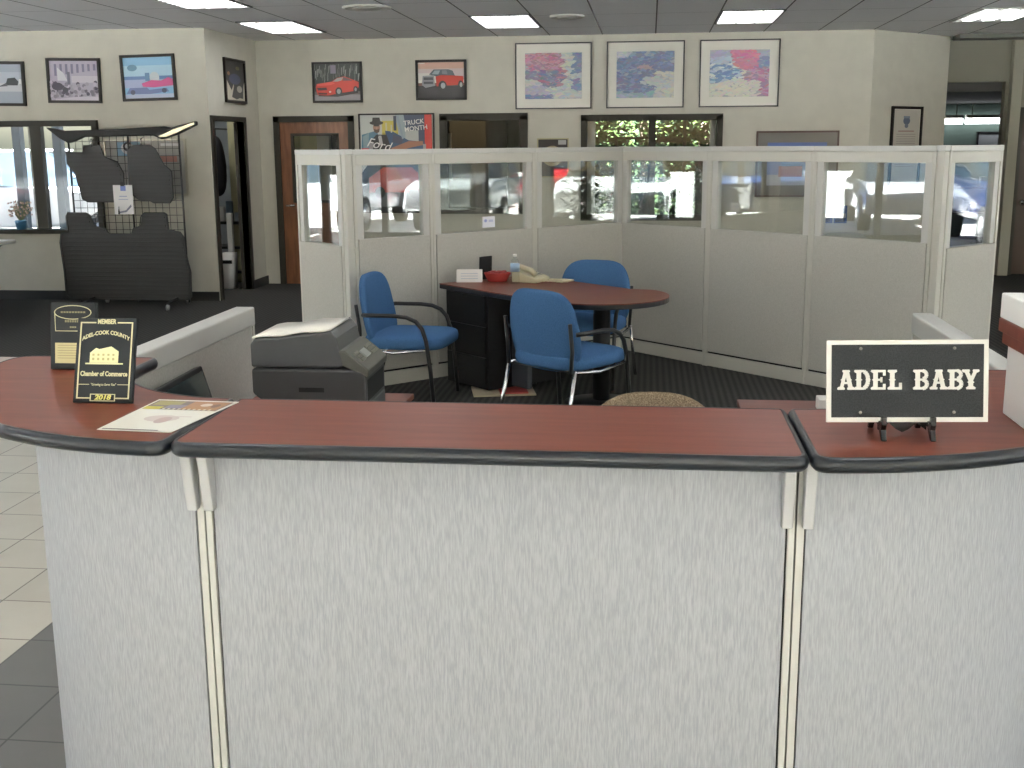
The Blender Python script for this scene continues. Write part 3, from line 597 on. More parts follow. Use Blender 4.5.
# plant on left sill
t = thing('dried_flowers', 'dried pale flowers in a blue pot on the left window sill', 'plant', (-6.83, 11.975, .78))
MB().lathe([(.001, 0), (.05, 0), (.065, .09), (.06, .10), (.001, .10)]).build('pot', plain('blue_pot', (.05, .16, .3), .3), t)
s = MB(); r = random.Random(2)
for k in range(38):
    a = r.random()*2*PI; L = .10+.14*r.random(); s.tube([(0, 0, .08), (math.cos(a)*.06, math.sin(a)*.02, .08+L*.6), (math.cos(a)*.13*r.random()+.02, math.sin(a)*.03, .08+L)], .0035, 4)
s.build('stems', plain('stem', (.25, .26, .16), .8), t)
s = MB()
for k in range(60):
    s.pillow(.012, .012, .012, .8, .8, Matrix.Translation((r.uniform(-.13, .13), r.uniform(-.035, .035), r.uniform(.14, .30))), 6, 5)
s.build('blossoms', plain('blossom', (.55, .42, .36), .8), t)

# objects at the left edge
t = thing('side_table', 'white topped table cut by the left photo edge', 'table', (-6.86, 10.9, 0))
MB().box(-.45, .40, -.3, .3, .70, .735, bev=.01).build('table_top', M_white, t)
MB().loft([[(-.3, -.2, 0), (.1, -.2, 0), (.1, .2, 0), (-.3, .2, 0)], [(-.35, -.22, .45), (.0, -.22, .45), (.0, .22, .45), (-.35, .22, .45)], [(-.4, -.25, .70), (.30, -.25, .70), (.30, .25, .70), (-.4, .25, .70)]]).build('table_base', plain('grey_laminate', (.12, .125, .13), .5), t)
t = thing('stool', 'grey padded stool under the white table at the left edge', 'stool', (-6.72, 10.42, 0))
MB().pillow(.26, .22, .06, .5, .7, Matrix.Translation((0, 0, .40))).build('seat', noisy('grey_cloth', (.16, .16, .15), (.26, .26, .25), (1, 1, 1), 30, .9), t)
MB().lathe([(.22, 0), (.24, .05), (.22, .30), (.14, .34)]).build('stool_base', plain('dark_grey', (.05, .05, .055), .5), t)

# ------------------------------------------------------------------ cubicle partition
ZT = 1.63
def panel(lab, p0, p1, flip=False, post0=True, post1=False, zg=1.035, grp='office cubicle partition panels'):
    """panel from p0 to p1; front face is to the right of p0->p1"""
    d = Vector((p1[0]-p0[0], p1[1]-p0[1], 0)); L = d.length
    t = thing('partition_panel', lab, 'partition', (p0[0], p0[1], 0), math.atan2(d.y, d.x), grp)
    h = .032
    f = MB(); f.box(.0, .024, -h, h, 0.0, ZT-.035); f.box(L-.024, L, -h, h, 0.0, ZT-.035)
    f.box(.024, L-.024, -h, h, ZT-.105, ZT-.035)
    f.build('frame', M_metal, t, bevel=.003)
    s = MB(); s.box(.024, .075, -h+.008, h-.008, zg, ZT-.105); s.box(L-.075, L-.024, -h+.008, h-.008, zg, ZT-.105); s.build('glass_frame', M_cap, t, bevel=.002)
    MB().box(.075, L-.075, -.004, .004, zg, ZT-.105).build('glass_pane', M_glass, t)
    MB().box(.028, L-.028, -h-.004, h+.004, .115, zg).build('fabric_panel', M_part, t, bevel=.003)
    MB().box(0, L, -h-.003, h+.003, ZT-.035, ZT).build('top_cap', M_cap, t, bevel=.004)
    MB().box(.005, L-.005, -h-.002, h+.002, 0.005, .10).build('kick_plate', M_metal, t, bevel=.002)
    MB().box(.003, L-.003, -h+.012, h-.012, .10, .115).build('shadow_gap', M_black, t)
    return t
Cn = Vector((-.215, 9.385)); dl = Vector((-1, -1))/math.sqrt(2); dr = Vector((1, -1))/math.sqrt(2)
ql = [Cn+dl*v for v in (0, .935, 1.865, 2.50)]; qr = [Cn+dr*v for v in (0, .95, 1.88, 2.785)]
o = .034
LL = ['glazed partition panel behind the desk phone, next to the back corner', 'glazed partition panel with a small note taped on its glass', 'narrow glazed partition panel behind the left blue armchair']
for k in range(3): panel(LL[k], tuple(ql[k+1]), tuple(ql[k]))
RR = ['right-hand glazed partition panel touching the back corner', 'right-hand glazed partition panel in the middle of its run', 'right-hand glazed partition panel nearest the counter sign']
for k in range(3): panel(RR[k], tuple(qr[k]), tuple(qr[k+1]))
pe = ql[3]+dl*.027; e0 = pe+Vector((-1, 1))/math.sqrt(2)*.66; panel('narrow sunlit glazed end panel at the left end of the cubicle', tuple(e0), tuple(pe+Vector((-1, 1))/math.sqrt(2)*.026), zg=.99)
pr = qr[3]+dr*.027; e1 = pr+Vector((1, 1))/math.sqrt(2)*.64; panel('narrow bright glazed end panel at the right end of the cubicle', tuple(pr+Vector((1, 1))/math.sqrt(2)*.026), tuple(e1), zg=1.005)
for q, lab in ((Cn+Vector((0, .04)), 'square partition post at the back corner of the cubicle'), (pe, 'square partition post at the left end'), (pr, 'square partition post at the right end')):
    t = thing('partition_post', lab, 'post', (q.x, q.y, 0), PI/4, 'cubicle corner posts')
    MB().box(-.026, .026, -.026, .026, 0, ZT-.033).build('post_body', M_metal, t, bevel=.004); MB().box(-.030, .030, -.030, .030, ZT-.033, ZT+.002).build('top_cap', M_cap, t, bevel=.004)
# note taped on glass
a = math.atan2(1, 1)
q = ql[1]+dl*.42
t = thing('taped_note', 'small white note taped low on the partition glass', 'note', (q.x+.0085/1.414, q.y-.0085/1.414, 1.06), a)
ink_obj('note_sheet', [((.80, .82, .90), rect(0, 1, 0, 1)), ((.35, .42, .75), ell(.25, .62, .12, .14)), ((.55, .6, .8), rect(.5, .85, .5, .7))], .115, .08, Matrix(), M_ink, t)

# ------------------------------------------------------------------ cubicle desk
ZD = .71
t = thing('desk', 'peninsula desk with a cherry top and black base inside the cubicle', 'desk')
def uv(u, v): s = math.sqrt(2); return ((v+u)/s, (v-u)/s)
outl = [uv(-6.60, 4.555), uv(-5.42, 4.525)] + [uv(-5.40+.445*math.cos(a_)*1.0, 4.965+.445*math.sin(a_)) for a_ in [R(-84+168*i/22) for i in range(23)]] + [uv(-5.5, 5.33), uv(-6.60, 5.33)]
MB().prism(outl, ZD-.006, ZD).build('desk_top', M_wood, t); MB().prism(outl, ZD-.036, ZD-.006).build('edge_band', M_edge, t, bevel=.004)
Mq = Matrix.Rotation(-PI/4, 4, 'Z')   # local x = u, local y = v
p = MB(); p.box(-6.58, -6.10, 4.60, 5.28, .02, ZD-.037, Mq); p.build('pedestal', plain('black_laminate', (.008, .007, .008), .45, spec=.3), t)
MB().box(-6.36, -5.93, 4.80, 4.84, .03, ZD-.04, Mq).build('modesty_panel', plain('slate_laminate', (.05, .055, .065), .4), t)
for z in (.06, .27, .48): MB().box(-6.56, -6.12, 4.585, 4.60, z, z+.18, Mq).build('drawer', M_black, t)
cx, cy_ = uv(-5.38, 4.97)
MB().cyl((cx, cy_, .02), (cx, cy_, ZD-.037), .055, 20).build('leg', M_black, t); MB().lathe([(.24, 0), (.24, .012), (.06, .03)], (cx, cy_, 0.004)).build('base_plate', M_black, t)
# chair mat-like paper and folders on the floor
t = thing('folder_stack', 'flat cream folder with a red card on the carpet under the desk', 'folder', (-.98, 7.62, 0.0), R(12))
MB().box(-.20, .22, -.16, .16, 0.0, .012).build('folder_cover', plain('cream_card', (.42, .36, .25), .7), t)
MB().box(-.02, .17, -.13, .10, .0125, .020).build('red_card', plain('red_card', (.35, .04, .035), .5), t)

# on-desk items
def at(u, v): return uv(u, v)
t = thing('card_holder', 'white tent card box on the left end of the cubicle desk', 'card', (-1.25, 8.0, ZD), R(6))
MB().prism([(-.04, 0), (.04, 0), (.012, .085), (-.012, .085)], -.09, .09, Matrix.Rotation(PI/2, 4, 'Z') @ Matrix.Rotation(PI/2, 4, 'X')).build('card_body', plain('soft_white', (.70, .68, .66), .6), t)
for k in range(3): MB().box(-.06, .06, -.0345+.006*k, -.0335+.006*k, .024+.017*k, .027+.017*k).build('print_line', plain('grey_blue_ink', (.32, .38, .5), .6), t)
t = thing('easel_picture', 'black easel-back photo frame seen from behind on the desk', 'photo frame', (-1.155, 8.12, ZD+.004), R(-25))
mb = MB().box(-.05, .05, -.006, .006, 0, .165, Matrix.Rotation(R(-16), 4, 'X') @ Matrix.Rotation(R(-8), 4, 'Y')); mb.build('frame_back', M_black, t)
MB().cyl((0, .055, 0), (0, .03, .10), .005, 6).build('easel_leg', M_black, t)
t = thing('candy_basket', 'red woven basket of small wrapped things beside the phone', 'basket', (-1.055, 8.03, ZD))
b_ = MB()
for k in range(7): 
    rr_ = .045+.003*k; b_.tube([(math.cos(2*PI*i/20)*rr_*1.45, math.sin(2*PI*i/20)*rr_, .006+.0085*k) for i in range(21)], .0055, 5)
b_.build('basket_body', plain('red_weave', (.40, .035, .03), .5), t)
MB().lathe([(.001, .012), (.045, .012), (.043, .002), (.001, .002)]).build('basket_base', plain('red_weave', (.4, .035, .03), .5), t)
b_ = MB(); r = random.Random(5)
for k in range(14): b_.pillow(.022, .014, .012, .7, .7, Matrix.Translation((r.uniform(-.05, .05), r.uniform(-.025, .025), .055+.012*r.random())) @ Matrix.Rotation(r.random()*3, 4, 'Z'), 8, 6)
b_ = b_.build('wrapped_contents', plain('dark_red', (.28, .03, .03), .4), t)
t = thing('desk_phone', 'cream desk phone with tilted keypad behind the water bottle', 'phone', (-.82, 8.04, ZD), R(-25))
cream = plain('cream_plastic', (.58, .54, .38), .45)
MB().prism([(-.10, 0), (.10, 0), (.10, .03), (-.08, .085), (-.10, .07)], -.095, .095, Matrix.Rotation(PI/2, 4, 'X')).build('phone_base', cream, t, bevel=.006)
MB().tube([(-.07, -.06, .10), (-.085, -.06, .115), (.04, -.06, .085), (.075, -.06, .055)], .02, 8).build('handset', cream, t)
b_ = MB()
for i in range(3):
    for j in range(4): b_.box(-.035+j*.03, -.018+j*.03, -.01+i*.03, .01+i*.03, .05, .072-j*.008)
b_.build('keypad', plain('grey_key', (.25, .25, .22), .5), t)
t = thing('coiled_cord', 'cream phone cord looped on the desk right of the bottle', 'cord', (-.62, 8.0, ZD))
MB().tube([(-.12+.20*i/20+.012*math.sin(i*1.9), .03*math.sin(i*.35)-.02, .009+.002*math.cos(i*1.9)) for i in range(21)]+[(.10, .05, .009), (.03, .085, .009), (-.09, .08, .009)], .007, 6).build('cord', cream, t)
t = thing('water_bottle', 'clear plastic water bottle with pale blue label and white cap', 'bottle', (-.915, 7.90, ZD))
MB().lathe([(.001, 0), (.031, .002), (.032, .02), (.030, .06), (.032, .10), (.032, .135), (.026, .16), (.012, .178), (.012, .19), (.001, .19)]).build('bottle_body', glass_mat('bottle_plastic', 1.4, (.93, .95, .94)), t)
MB().lathe([(.0327, .085), (.0327, .14)]).build('bottle_label', plain('blue_label', (.35, .52, .72), .4), t)
MB().lathe([(.014, .188), (.014, .205), (.001, .205)]).build('bottle_cap', M_white, t)

# ------------------------------------------------------------------ blue guest chairs
def make_chair(lab):
    t = thing('guest_chair', lab, 'chair', group='blue guest chairs')
    def bs(v): return Vector((v.x, v.y, v.z-.35*v.x*v.x*0 - .12*(v.y+.25)**2*0))
    MB().pillow(.275, .265, .055, .5, .42, Matrix.Translation((.045, 0, .415)), 40, 14).build('seat', M_blue, t)
    def bend(v):   # outline plane: x = width, y = height ; z thickness ; curl around the sitter
        w = .82+.18*max(-1, min(1, (.22-v.y)/.3)) if v.y > 0 else 1
        return Vector((v.x*(1-.10*max(0, v.y/.2)), v.y, v.z+.55*v.x*v.x + .25*v.y*v.y*(1 if v.y > 0 else .3)))
    Mb = Matrix.Translation((-.22, 0, .595)) @ Matrix.Rotation(R(-11), 4, 'Y') @ Matrix(((0, 0, 1, 0), (1, 0, 0, 0), (0, 1, 0, 0), (0, 0, 0, 1)))
    MB().pillow(.27, .245, .032, .55, .55, Mb, 44, 14, bend).build('backrest', M_blue, t)
    for s in (-1, 1):
        y = s*.285
        MB().tube([(-.20, y*.93, .595), (-.16, y, .598), (.02, y, .598), (.10, y, .590), (.16, y, .565), (.20, y, .52), (.225, y, .44), (.25, y, .25), (.27, y, .0)], .0135, 10).build('arm', M_blackm, t)
        MB().tube([(-.225, s*.25, .37), (-.225, s*.258, .50), (-.245, s*.258, .66)], .012, 8).build('back_upright', M_blackm, t)
        MB().tube([(-.205, s*.265, .385), (-.25, s*.27, .2), (-.31, s*.275, .0)], .0115, 10).build('leg', M_chrome, t)
        MB().tube([(-.21, s*.265, .375), (.0, s*.272, .355), (.235, y, .385)], .010, 8).build('seat_rail', M_chrome, t)
    MB().tube([(-.19, -.24, .375), (-.19, .24, .375)], .010, 8).build('cross_bar', M_blackm, t)
    MB().tube([(.16, -.255, .375), (.16, .255, .375)], .010, 8).build('cross_bar', M_blackm, t)
    return t
ch = make_chair('blue guest armchair facing right against the left partition'); ch.location = (-1.58, 7.36, 0); ch.rotation_euler.z = R(-6)
dup(ch, (-.485, 6.76, 0), R(52), 'blue guest armchair seen from behind in front of the cubicle desk', 'blue guest chairs')
dup(ch, (-.43, 8.06, 0), R(-106), 'blue guest armchair behind the rounded end of the cubicle desk', 'blue guest chairs')

# ------------------------------------------------------------------ reception counter
ZC = 1.10; CL = (-.92, 2.85); CR = (.30, 2.85)
def rcorner(pts, r=.03, n=5):
    """round the convex corners flagged by a 3rd value"""
    out = []; k = len(pts)
    for i, p in enumerate(pts):
        if len(p) < 3: out.append((p[0], p[1])); continue
        a = Vector(pts[i-1][:2]); b = Vector(p[:2]); c = Vector(pts[(i+1) % k][:2])
        u = (a-b).normalized(); v = (c-b).normalized(); rr = p[2]
        p0 = b+u*rr; p1 = b+v*rr
        for j in range(n+1):
            s = j/n; q = p0*(1-s)**2 + b*2*s*(1-s) + p1*s*s; out.append((q.x, q.y))
    return out
def ctop(lab, pts, label_edge=None):
    t = thing('reception_worktop', lab, 'counter top', group='reception counter tops')
    P = rcorner(pts)
    cx = sum(p[0] for p in P)/len(P); 
    MB().prism(P, ZC-.004, ZC).build('laminate_surface', M_wood, t)
    # bullnose rubber edge following the outline
    e = MB(); rings = []
    n = len(P)
    for i in range(n):
        a, b, c = Vector(P[i-1]), Vector(P[i]), Vector(P[(i+1) % n])
        tdir = ((b-a).normalized()+(c-b).normalized()).normalized(); nn = Vector((tdir.y, -tdir.x))
        prof = [(-.004, .0005), (.003, .0), (.008, -.006), (.010, -.014), (.008, -.023), (.002, -.029), (-.03, -.029), (-.03, -.0055), (-.004, -.0055)]
        rings.append([(b.x+nn.x*q, b.y+nn.y*q, ZC+z) for q, z in prof])
    rings.append(rings[0]); e.loft(rings, cap=False).build('edge_band', M_edge, t)
    MB().prism(P, ZC-.028, ZC-.005).build('core_board', M_black, t)
    return t
g = .0105
# centre top (counter-clockwise)
tc_ = ctop('straight middle counter top with a black rounded edge', [(CL[0]+g, 2.06, .028), (CR[0]-g, 2.06, .028), (CR[0]-g, 2.45, .012), (CL[0]+g, 2.45, .012)])
lft = [(CL[0]-g, 2.45, .012), ] ; Ro, Ri = .79, .40
ptsL = [(CL[0]-g, 2.06, .028), (CL[0]-g, 2.45, .012)] + [p for p in arc(CL[0], CL[1], Ri, 268, 180, 18)][1:] + [(CL[0]-Ri, 2.93, .02), (CL[0]-Ro, 2.93, .06)] + arc(CL[0], CL[1], Ro, 180, 266, 26)
tl_ = ctop('curved left counter top carrying the two black plaques', ptsL)
ptsR = [(CR[0]+g, 2.45, .012), (CR[0]+g, 2.06, .028)] + arc(CR[0], CR[1], Ro, 274, 360, 26) + [(CR[0]+Ro, 2.93, .06), (CR[0]+Ri, 2.93, .02)] + [p for p in arc(CR[0], CR[1], Ri, 360, 272, 18)][:-1]
tr_ = ctop('curved right counter top carrying the black plate sign', ptsR)
# brackets: light grey wedges below the front overhang
for t, x in ((tl_, CL[0]-.017), (tc_, CL[0]+.019), (tc_, CR[0]-.020), (tr_, CR[0]+.020)):
    MB().prism([(2.172, ZC-.03), (2.222, ZC-.03), (2.222, ZC-.185), (2.200, ZC-.185)], -.011, .011, Matrix.Translation((x, 0, 0)) @ Matrix(((0, 0, 1, 0), (1, 0, 0, 0), (0, 1, 0, 0), (0, 0, 0, 1)))).build('bracket', M_bracket, t, bevel=.003)
# panels
YP = 2.223; Rp = .627; th = .075
def cpanel(lab, kind):
    t = thing('counter_front', lab, 'counter panel', group='reception counter panels')
    if kind == 'flat':
        x0, x1 = CL[0]+.0015, CR[0]-.0015
        MB().box(x0+.018, x1-.018, YP, YP+th, .09, ZC-.05).build('fabric_panel', M_panel, t, bevel=.006)
        for a, b in ((x0, x0+.014), (x1-.014, x1)): MB().box(a, b, YP+.003, YP+th-.003, .0, ZC-.05).build('edge_post', M_cap, t, bevel=.002)
        MB().box(x0+.014, x1-.014, YP+.012, YP+th-.01, .0, ZC-.06).build('core_board', M_black, t)
        MB().box(x0+.014, x1-.014, YP+.004, YP+th-.004, 0, .085).build('kick_plate', M_metal, t)
        MB().box(x0, x1, YP+.004, YP+th-.004, ZC-.05, ZC-.0285).build('top_rail', M_metal, t)
    else:
        c, s = (CL, -1) if kind == 'left' else (CR, 1)
        e = .0 if kind == 'left' else .032
        def ring(r0, r1, da, db, z0, z1, mat, name, N=30, post=False):
            A = [(c[0]+s*r1*math.sin(R(da+(db-da)*i/N)), c[1]-r1*math.cos(R(da+(db-da)*i/N))) for i in range(N+1)]
            B = [(c[0]+s*r0*math.sin(R(da+(db-da)*i/N)), c[1]-r0*math.cos(R(da+(db-da)*i/N))) for i in range(N+1)]
            if e and not (post or da > 80): A = [(c[0]+r1*math.sin(R(da)), c[1]-r1)] + [(x+e, y) for x, y in A]; B = [(c[0]+r1*math.sin(R(da)), c[1]-r0)] + [(x+e, y) for x, y in B]
            elif e and da > 80: A = [(x+e, y) for x, y in A]; B = [(x+e, y) for x, y in B]
            N = len(A)-1; m_ = MB(); rg = [[(A[i][0], A[i][1], z0), (A[i][0], A[i][1], z1), (B[i][0], B[i][1], z1), (B[i][0], B[i][1], z0)] for i in range(N+1)]
            m_.loft(rg); o_ = m_.build(name, mat, t)
            for f in o_.data.polygons: f.use_smooth = abs(f.normal.z) < .5
            md = o_.modifiers.new('Edge', 'EDGE_SPLIT'); md.split_angle = R(40)
        ring(Rp-th, Rp, 1.8, 88.4, .09, ZC-.05, M_panel, 'fabric_panel', 60)
        ring(Rp-th+.003, Rp-.003, .15, 1.5, 0, ZC-.05, M_cap, 'edge_post', 2, True); ring(Rp-th+.003, Rp-.003, 88.7, 90, 0, ZC-.05, M_cap, 'edge_post', 2)
        ring(Rp-th+.01, Rp-.012, 1.6, 88.7, 0, ZC-.06, M_black, 'core_board'); ring(Rp-th+.004, Rp-.004, 1.6, 88.7, 0, .085, M_metal, 'kick_plate'); ring(Rp-th+.004, Rp-.004, .37, 90, ZC-.05, ZC-.0285, M_metal, 'top_rail')
    return t
cpanel('flat grey fabric panel under the middle counter top', 'flat')
cpanel('curved grey fabric panel under the left counter top', 'left')
cpanel('curved grey fabric panel under the right counter top', 'right')
# low side panels running back
for x0, x1, lab in ((-1.535, -1.46, 'low putty partition running back behind the two plaques'), (.92, .99, 'low putty partition running back behind the plate sign')):
    t = thing('low_partition', lab, 'partition', (0, 0, 0))
    y0, y1 = 2.935 if x0 < 0 else 2.955, 4.13
    MB().box(x0+.008, x1-.008, y0, y1-.02, .09, 1.0).build('fabric_panel', M_part, t, bevel=.004)
    MB().box(x0, x1, y0, y1, 1.0, 1.07).build('top_cap', M_cap, t, bevel=.006)
    MB().box(x0+.004, x1-.004, y1-.02, y1, 0, 1.0).build('end_post', M_metal, t); MB().box(x0+.006, x1-.006, y0, y1-.02, 0, .085).build('kick_plate', M_metal, t)
# work desks behind the counter
for x0, x1, y0, y1, lab in ((-1.455, -.87, 2.95, 4.17, 'left cherry work desk holding the printer behind the counter'), (.33, .91, 2.95, 4.17, 'right cherry work desk behind the counter')):
    t = thing('work_desk', lab, 'desk')
    MB().box(x0, x1, y0, y1, ZD+.01, ZD+.03).build('desk_top', M_wood, t, bevel=.003)
    for xx in (x0+.02, x1-.05): MB().box(xx, xx+.03, y0+.03, y1-.05, 0.004, ZD+.01).build('leg', M_metal, t)
    MB().box(x0+.05, x1-.05, y1-.08, y1-.06, .25, ZD+.01).build('modesty_panel', M_metal, t)
ZW = ZD+.03
t = tag(MB().box(.595, .65, 3.98, 4.06, ZW, ZW+.045, bev=.004).build('small_box', M_white), 'small white box on the right work desk behind the sign', 'box')
t = tag(MB().box(-1.0, -.90, 3.90, 4.02, ZW, ZW+.002, Matrix.Translation((.0, 0, 0))).build('paper_slip', M_white), 'white paper slip on the desk right of the printer', 'paper')

# ------------------------------------------------------------------ printer (front faces +X)
t = thing('printer', 'dark grey multifunction laser printer behind the counter', 'printer', (-1.057, 3.61, ZW), R(1)); t.scale = (.82, .76, 1.22)
M_pr = plain('printer_grey', (.055, .055, .057), .5); M_pr2 = plain('printer_light_grey', (.085, .088, .092), .42)
yz = Matrix(((0, 0, 1, 0), (1, 0, 0, 0), (0, 1, 0, 0), (0, 0, 0, 1)))
xz = Matrix.Rotation(PI/2, 4, 'X')
W = .185
MB().prism([(-.19, .0), (.205, .0), (.215, .03), (.215, .165), (.205, .185), (-.235, .185), (-.235, .12), (-.20, .10)], -W, W, xz).build('body', M_pr, t, bevel=.007)
MB().prism([(-.235, .19), (.12, .19), (.13, .20), (.105, .268), (.085, .285), (-.22, .262), (-.235, .25)], -W, W, xz).build('scanner_lid', M_pr2, t, bevel=.006)
MB().prism([(.125, .195), (.225, .165), (.228, .185), (.135, .235), (.11, .235)], -W, W, xz).build('control_panel', plain('panel_olive', (.10, .10, .085), .4), t, bevel=.004)
Mc = Matrix.Translation((.18, 0, .2125)) @ Matrix.Rotation(R(28), 4, 'Y')
b_ = MB().box(-.016, .016, -.06, .02, -.002, .003, Mc).build('display', plain('lcd', (.40, .42, .40), .3), t)
b_ = MB()
for i in range(4):
    for j in range(3): b_.box(-.022+.016*j, -.012+.016*j, .05+.025*i, .066+.025*i, -.002, .003, Mc)
for j in range(3): b_.box(-.022+.016*j, -.012+.016*j, -.14, -.08, -.002, .003, Mc)
b_.build('button_pad', plain('btn', (.22, .22, .18), .5), t)
MB().prism([(.20, .10), (.217, .10), (.217, .155), (.20, .155)], -W+.03, W-.03, xz).build('output_slot', plain('slot', (.006, .006, .006), .7), t)
MB().box(.205, .219, -W+.02, W-.02, .02, .09, bev=.004).build('paper_tray', M_pr2, t); MB().box(.219, .2205, -.02, .03, .06, .068).build('maker_badge', M_white, t)
MB().box(-.05, .05, -W-.002, -W+.002, .125, .137).build('grip_recess', plain('slot', (.006, .006, .006), .7), t)
t = thing('lid_sheet', 'thin white wavy sheet covering the printer lid', 'paper', (-1.057, 3.61, ZW), R(1)); t.scale = (.82, .76, 1.22)  # thin pale sheet with a wavy surface, covering the sloped lid
pp = MB(); rings = []
for i in range(15):
    x = -.228+.310*i/14; z = .2625+(x+.22)*.0754+.0022+.0018*math.sin(i*.9); y0 = -.181+.003*math.sin(i*.8)
    rings.append([(x, y0, z), (x, .178, z), (x, .178, z+.004), (x, y0, z+.004)])
pp.loft(rings).build('sheet', plain('pale_sheet', (.85, .82, .75), .55), t)
# monitor tilted by the left side panel
t = thing('monitor', 'black flat monitor leaning near the left low partition', 'monitor', (-1.365, 3.30, ZW), R(2))
Mm = Matrix.Translation((0, 0, .02)) @ Matrix.Rotation(R(-16), 4, 'Y')
MB().box(-.018, .012, -.19, .19, 0.0, .215, Mm, bev=.005).build('monitor_case', M_black, t); MB().box(.0122, .0135, -.175, .175, .018, .20, Mm).build('screen', plain('screen_dark', (.015, .028, .03), .25, coat=.5), t)
MB().lathe([(.075, 0), (.075, .01), (.02, .015), (.018, .05)]).build('monitor_stand', M_black, t)
# taupe office chair
t = thing('office_chair', 'taupe mesh office chair whose rounded back peeks over the counter', 'chair', (.02, 3.02, .004), R(-90))
def tb(v): return Vector((v.x, v.y, v.z+.5*v.x*v.x))
Mb = Matrix.Translation((-.20, 0, .735)) @ Matrix.Rotation(R(-6), 4, 'Y') @ Matrix(((0, 0, 1, 0), (1, 0, 0, 0), (0, 1, 0, 0), (0, 0, 0, 1)))
MB().pillow(.205, .225, .025, .6, .75, Mb, 44, 14, tb).build('backrest', M_taupe, t)
MB().pillow(.23, .23, .04, .5, .5, Matrix.Translation((.03, 0, .45))).build('seat', M_taupe, t)
MB().tube([(.0, 0, .42), (-.2, 0, .42), (-.245, 0, .55), (-.235, 0, .70)], .018, 8).build('back_bracket', M_black, t)
MB().cyl((0, 0, .07), (0, 0, .42), .025).build('gas_column', M_black, t)
for k in range(5):
    a_ = 2*PI*k/5; l_ = MB().tube([(0, 0, .09), (math.cos(a_)*.26, math.sin(a_)*.26, .055)], .018, 8).build('leg', M_black, t)
    MB().cyl((math.cos(a_)*.26-.012, math.sin(a_)*.26, .025), (math.cos(a_)*.26+.012, math.sin(a_)*.26, .025), .025).build('caster', M_black, l_)
t = tag(MB().prism(rcorner([(-.1, 5.3, .2), (1.0, 5.3, .2), (1.0, 6.7, .35), (.0, 6.75, .35)]), .004, .007).build('chair_mat', plain('mat_plastic', (.10, .098, .09), .35)), 'thin grey plastic chair mat on the carpet near the partition', 'mat')

# ------------------------------------------------------------------ counter items
# member plaque
t = thing('plaque', 'black and gold member plaque dated at the bottom, front of two', 'plaque', (-1.203, 2.375, ZC+.0015), R(3))
t.rotation_euler = (R(-18), 0, R(1)); PW, PH = .142, .208; t.scale = (.97, 1, .92)
MB().box(-PW/2, PW/2, 0, .010, 0, PH, bev=.0015).build('plaque_board', plain('black_lacquer', (.018, .022, .026), .45, spec=.25), t)
MB().box(-.03, .03, .010, .05, 0.006, .010).build('easel_foot', M_black, t)
g_ = plain('gold_print', (.62, .57, .34), .4)
b_ = MB(); fx, fz0, fz1 = PW/2-.008, .010, PH-.010
for bx in ((-fx, -fx+.003, fz0, fz1), (fx-.003, fx, fz0, fz1), (-fx, -.026, fz1-.003, fz1), (.026, fx, fz1-.003, fz1), (-fx, -.030, fz0, fz0+.003), (.030, fx, fz0, fz0+.003), (-.030, .030, .004, .006), (-.030, .030, .020, .022), (-.030, -.028, .004, .022), (.028, .030, .004, .022), (-.060, -.034, .044, .0455), (.034, .060, .044, .0455)): b_.box(bx[0], bx[1], -.0012, -.0001, bx[2], bx[3])
b_.build('gold_border', g_, t)
T = lambda z: Matrix.Translation((0, -.0012, z))
text_obj('MEMBER', .0165, 'lettering', g_, t, T(PH-.0095), .0004, sx=.72, bold=.0004)
text_obj('ADEL-COOK COUNTY', .0135, 'lettering', g_, t, T(PH-.036), .0004, sx=.82, arch=5.0, bold=.0003)
text_obj('Chamber of Commerce', .0165, 'lettering', g_, t, T(.0705), .0004, sx=.70, bold=.0005)
text_obj('"Growing to Serve You"', .0085, 'lettering', g_, t, T(.0445), .0004, sx=.72, shear=.2)
text_obj('2018', .0165, 'lettering', plain('yellow_print', (.72, .70, .18), .4), t, T(.013), .0004, sx=1.15, shear=.2, bold=.0006)
b_ = MB(); Mz = Matrix.Translation((0, -.0001, .0)) @ xz
b_.prism([(-.036, .098), (-.036, .122), (-.022, .134), (-.014, .131), (.014, .138), (.032, .126), (.032, .098)], 0, .001, Mz); b_.prism([(-.046, .094), (.044, .094), (.044, .0975), (-.046, .0975)], 0, .001, Mz)
b_.build('building_emblem', plain('pale_gold_print', (.70, .67, .38), .5), t)
b_ = MB()
for i in range(5): b_.box(-.030+.012*i, -.025+.012*i, -.0016, -.0012, .104, .110)
for i in range(5): b_.box(-.030+.012*i, -.025+.012*i, -.0016, -.0012, .115, .120)
b_.build('emblem_windows', plain('emblem_dark_gold', (.42, .38, .18), .5), t)  # windows printed in a darker gold
# rear plaque
t = thing('plaque', 'tall black award plaque with gold oval, rear of two', 'plaque', (-1.462, 2.745, ZC+.0015), R(1))
t.rotation_euler = (R(-10), 0, R(1)); PW, PH = .128, .197; t.scale = (.94, 1, .87)
MB().box(-PW/2, PW/2, 0, .016, 0, PH, bev=.002).build('plaque_board', plain('black_lacquer', (.018, .022, .026), .45, spec=.25), t)
MB().box(-.04, .04, .016, .055, .007, .011).build('easel_foot', M_black, t)
MB().box(-.050, .024, -.001, -.0001, .018, .078).build('gold_plate', plain('brass_plate', (.50, .43, .22), .35), t)
b_ = MB()
for k in range(6): b_.box(-.043, .018, -.0013, -.001, .070-.0075*k, .0712-.0075*k)
b_.build('engraving', plain('engraved', (.18, .15, .07), .5), t)
b_ = MB(); ring = [(.052*math.cos(2*PI*i/28), -.0006, .168+.020*math.sin(2*PI*i/28)) for i in range(29)]; b_.tube(ring, .0013, 5)
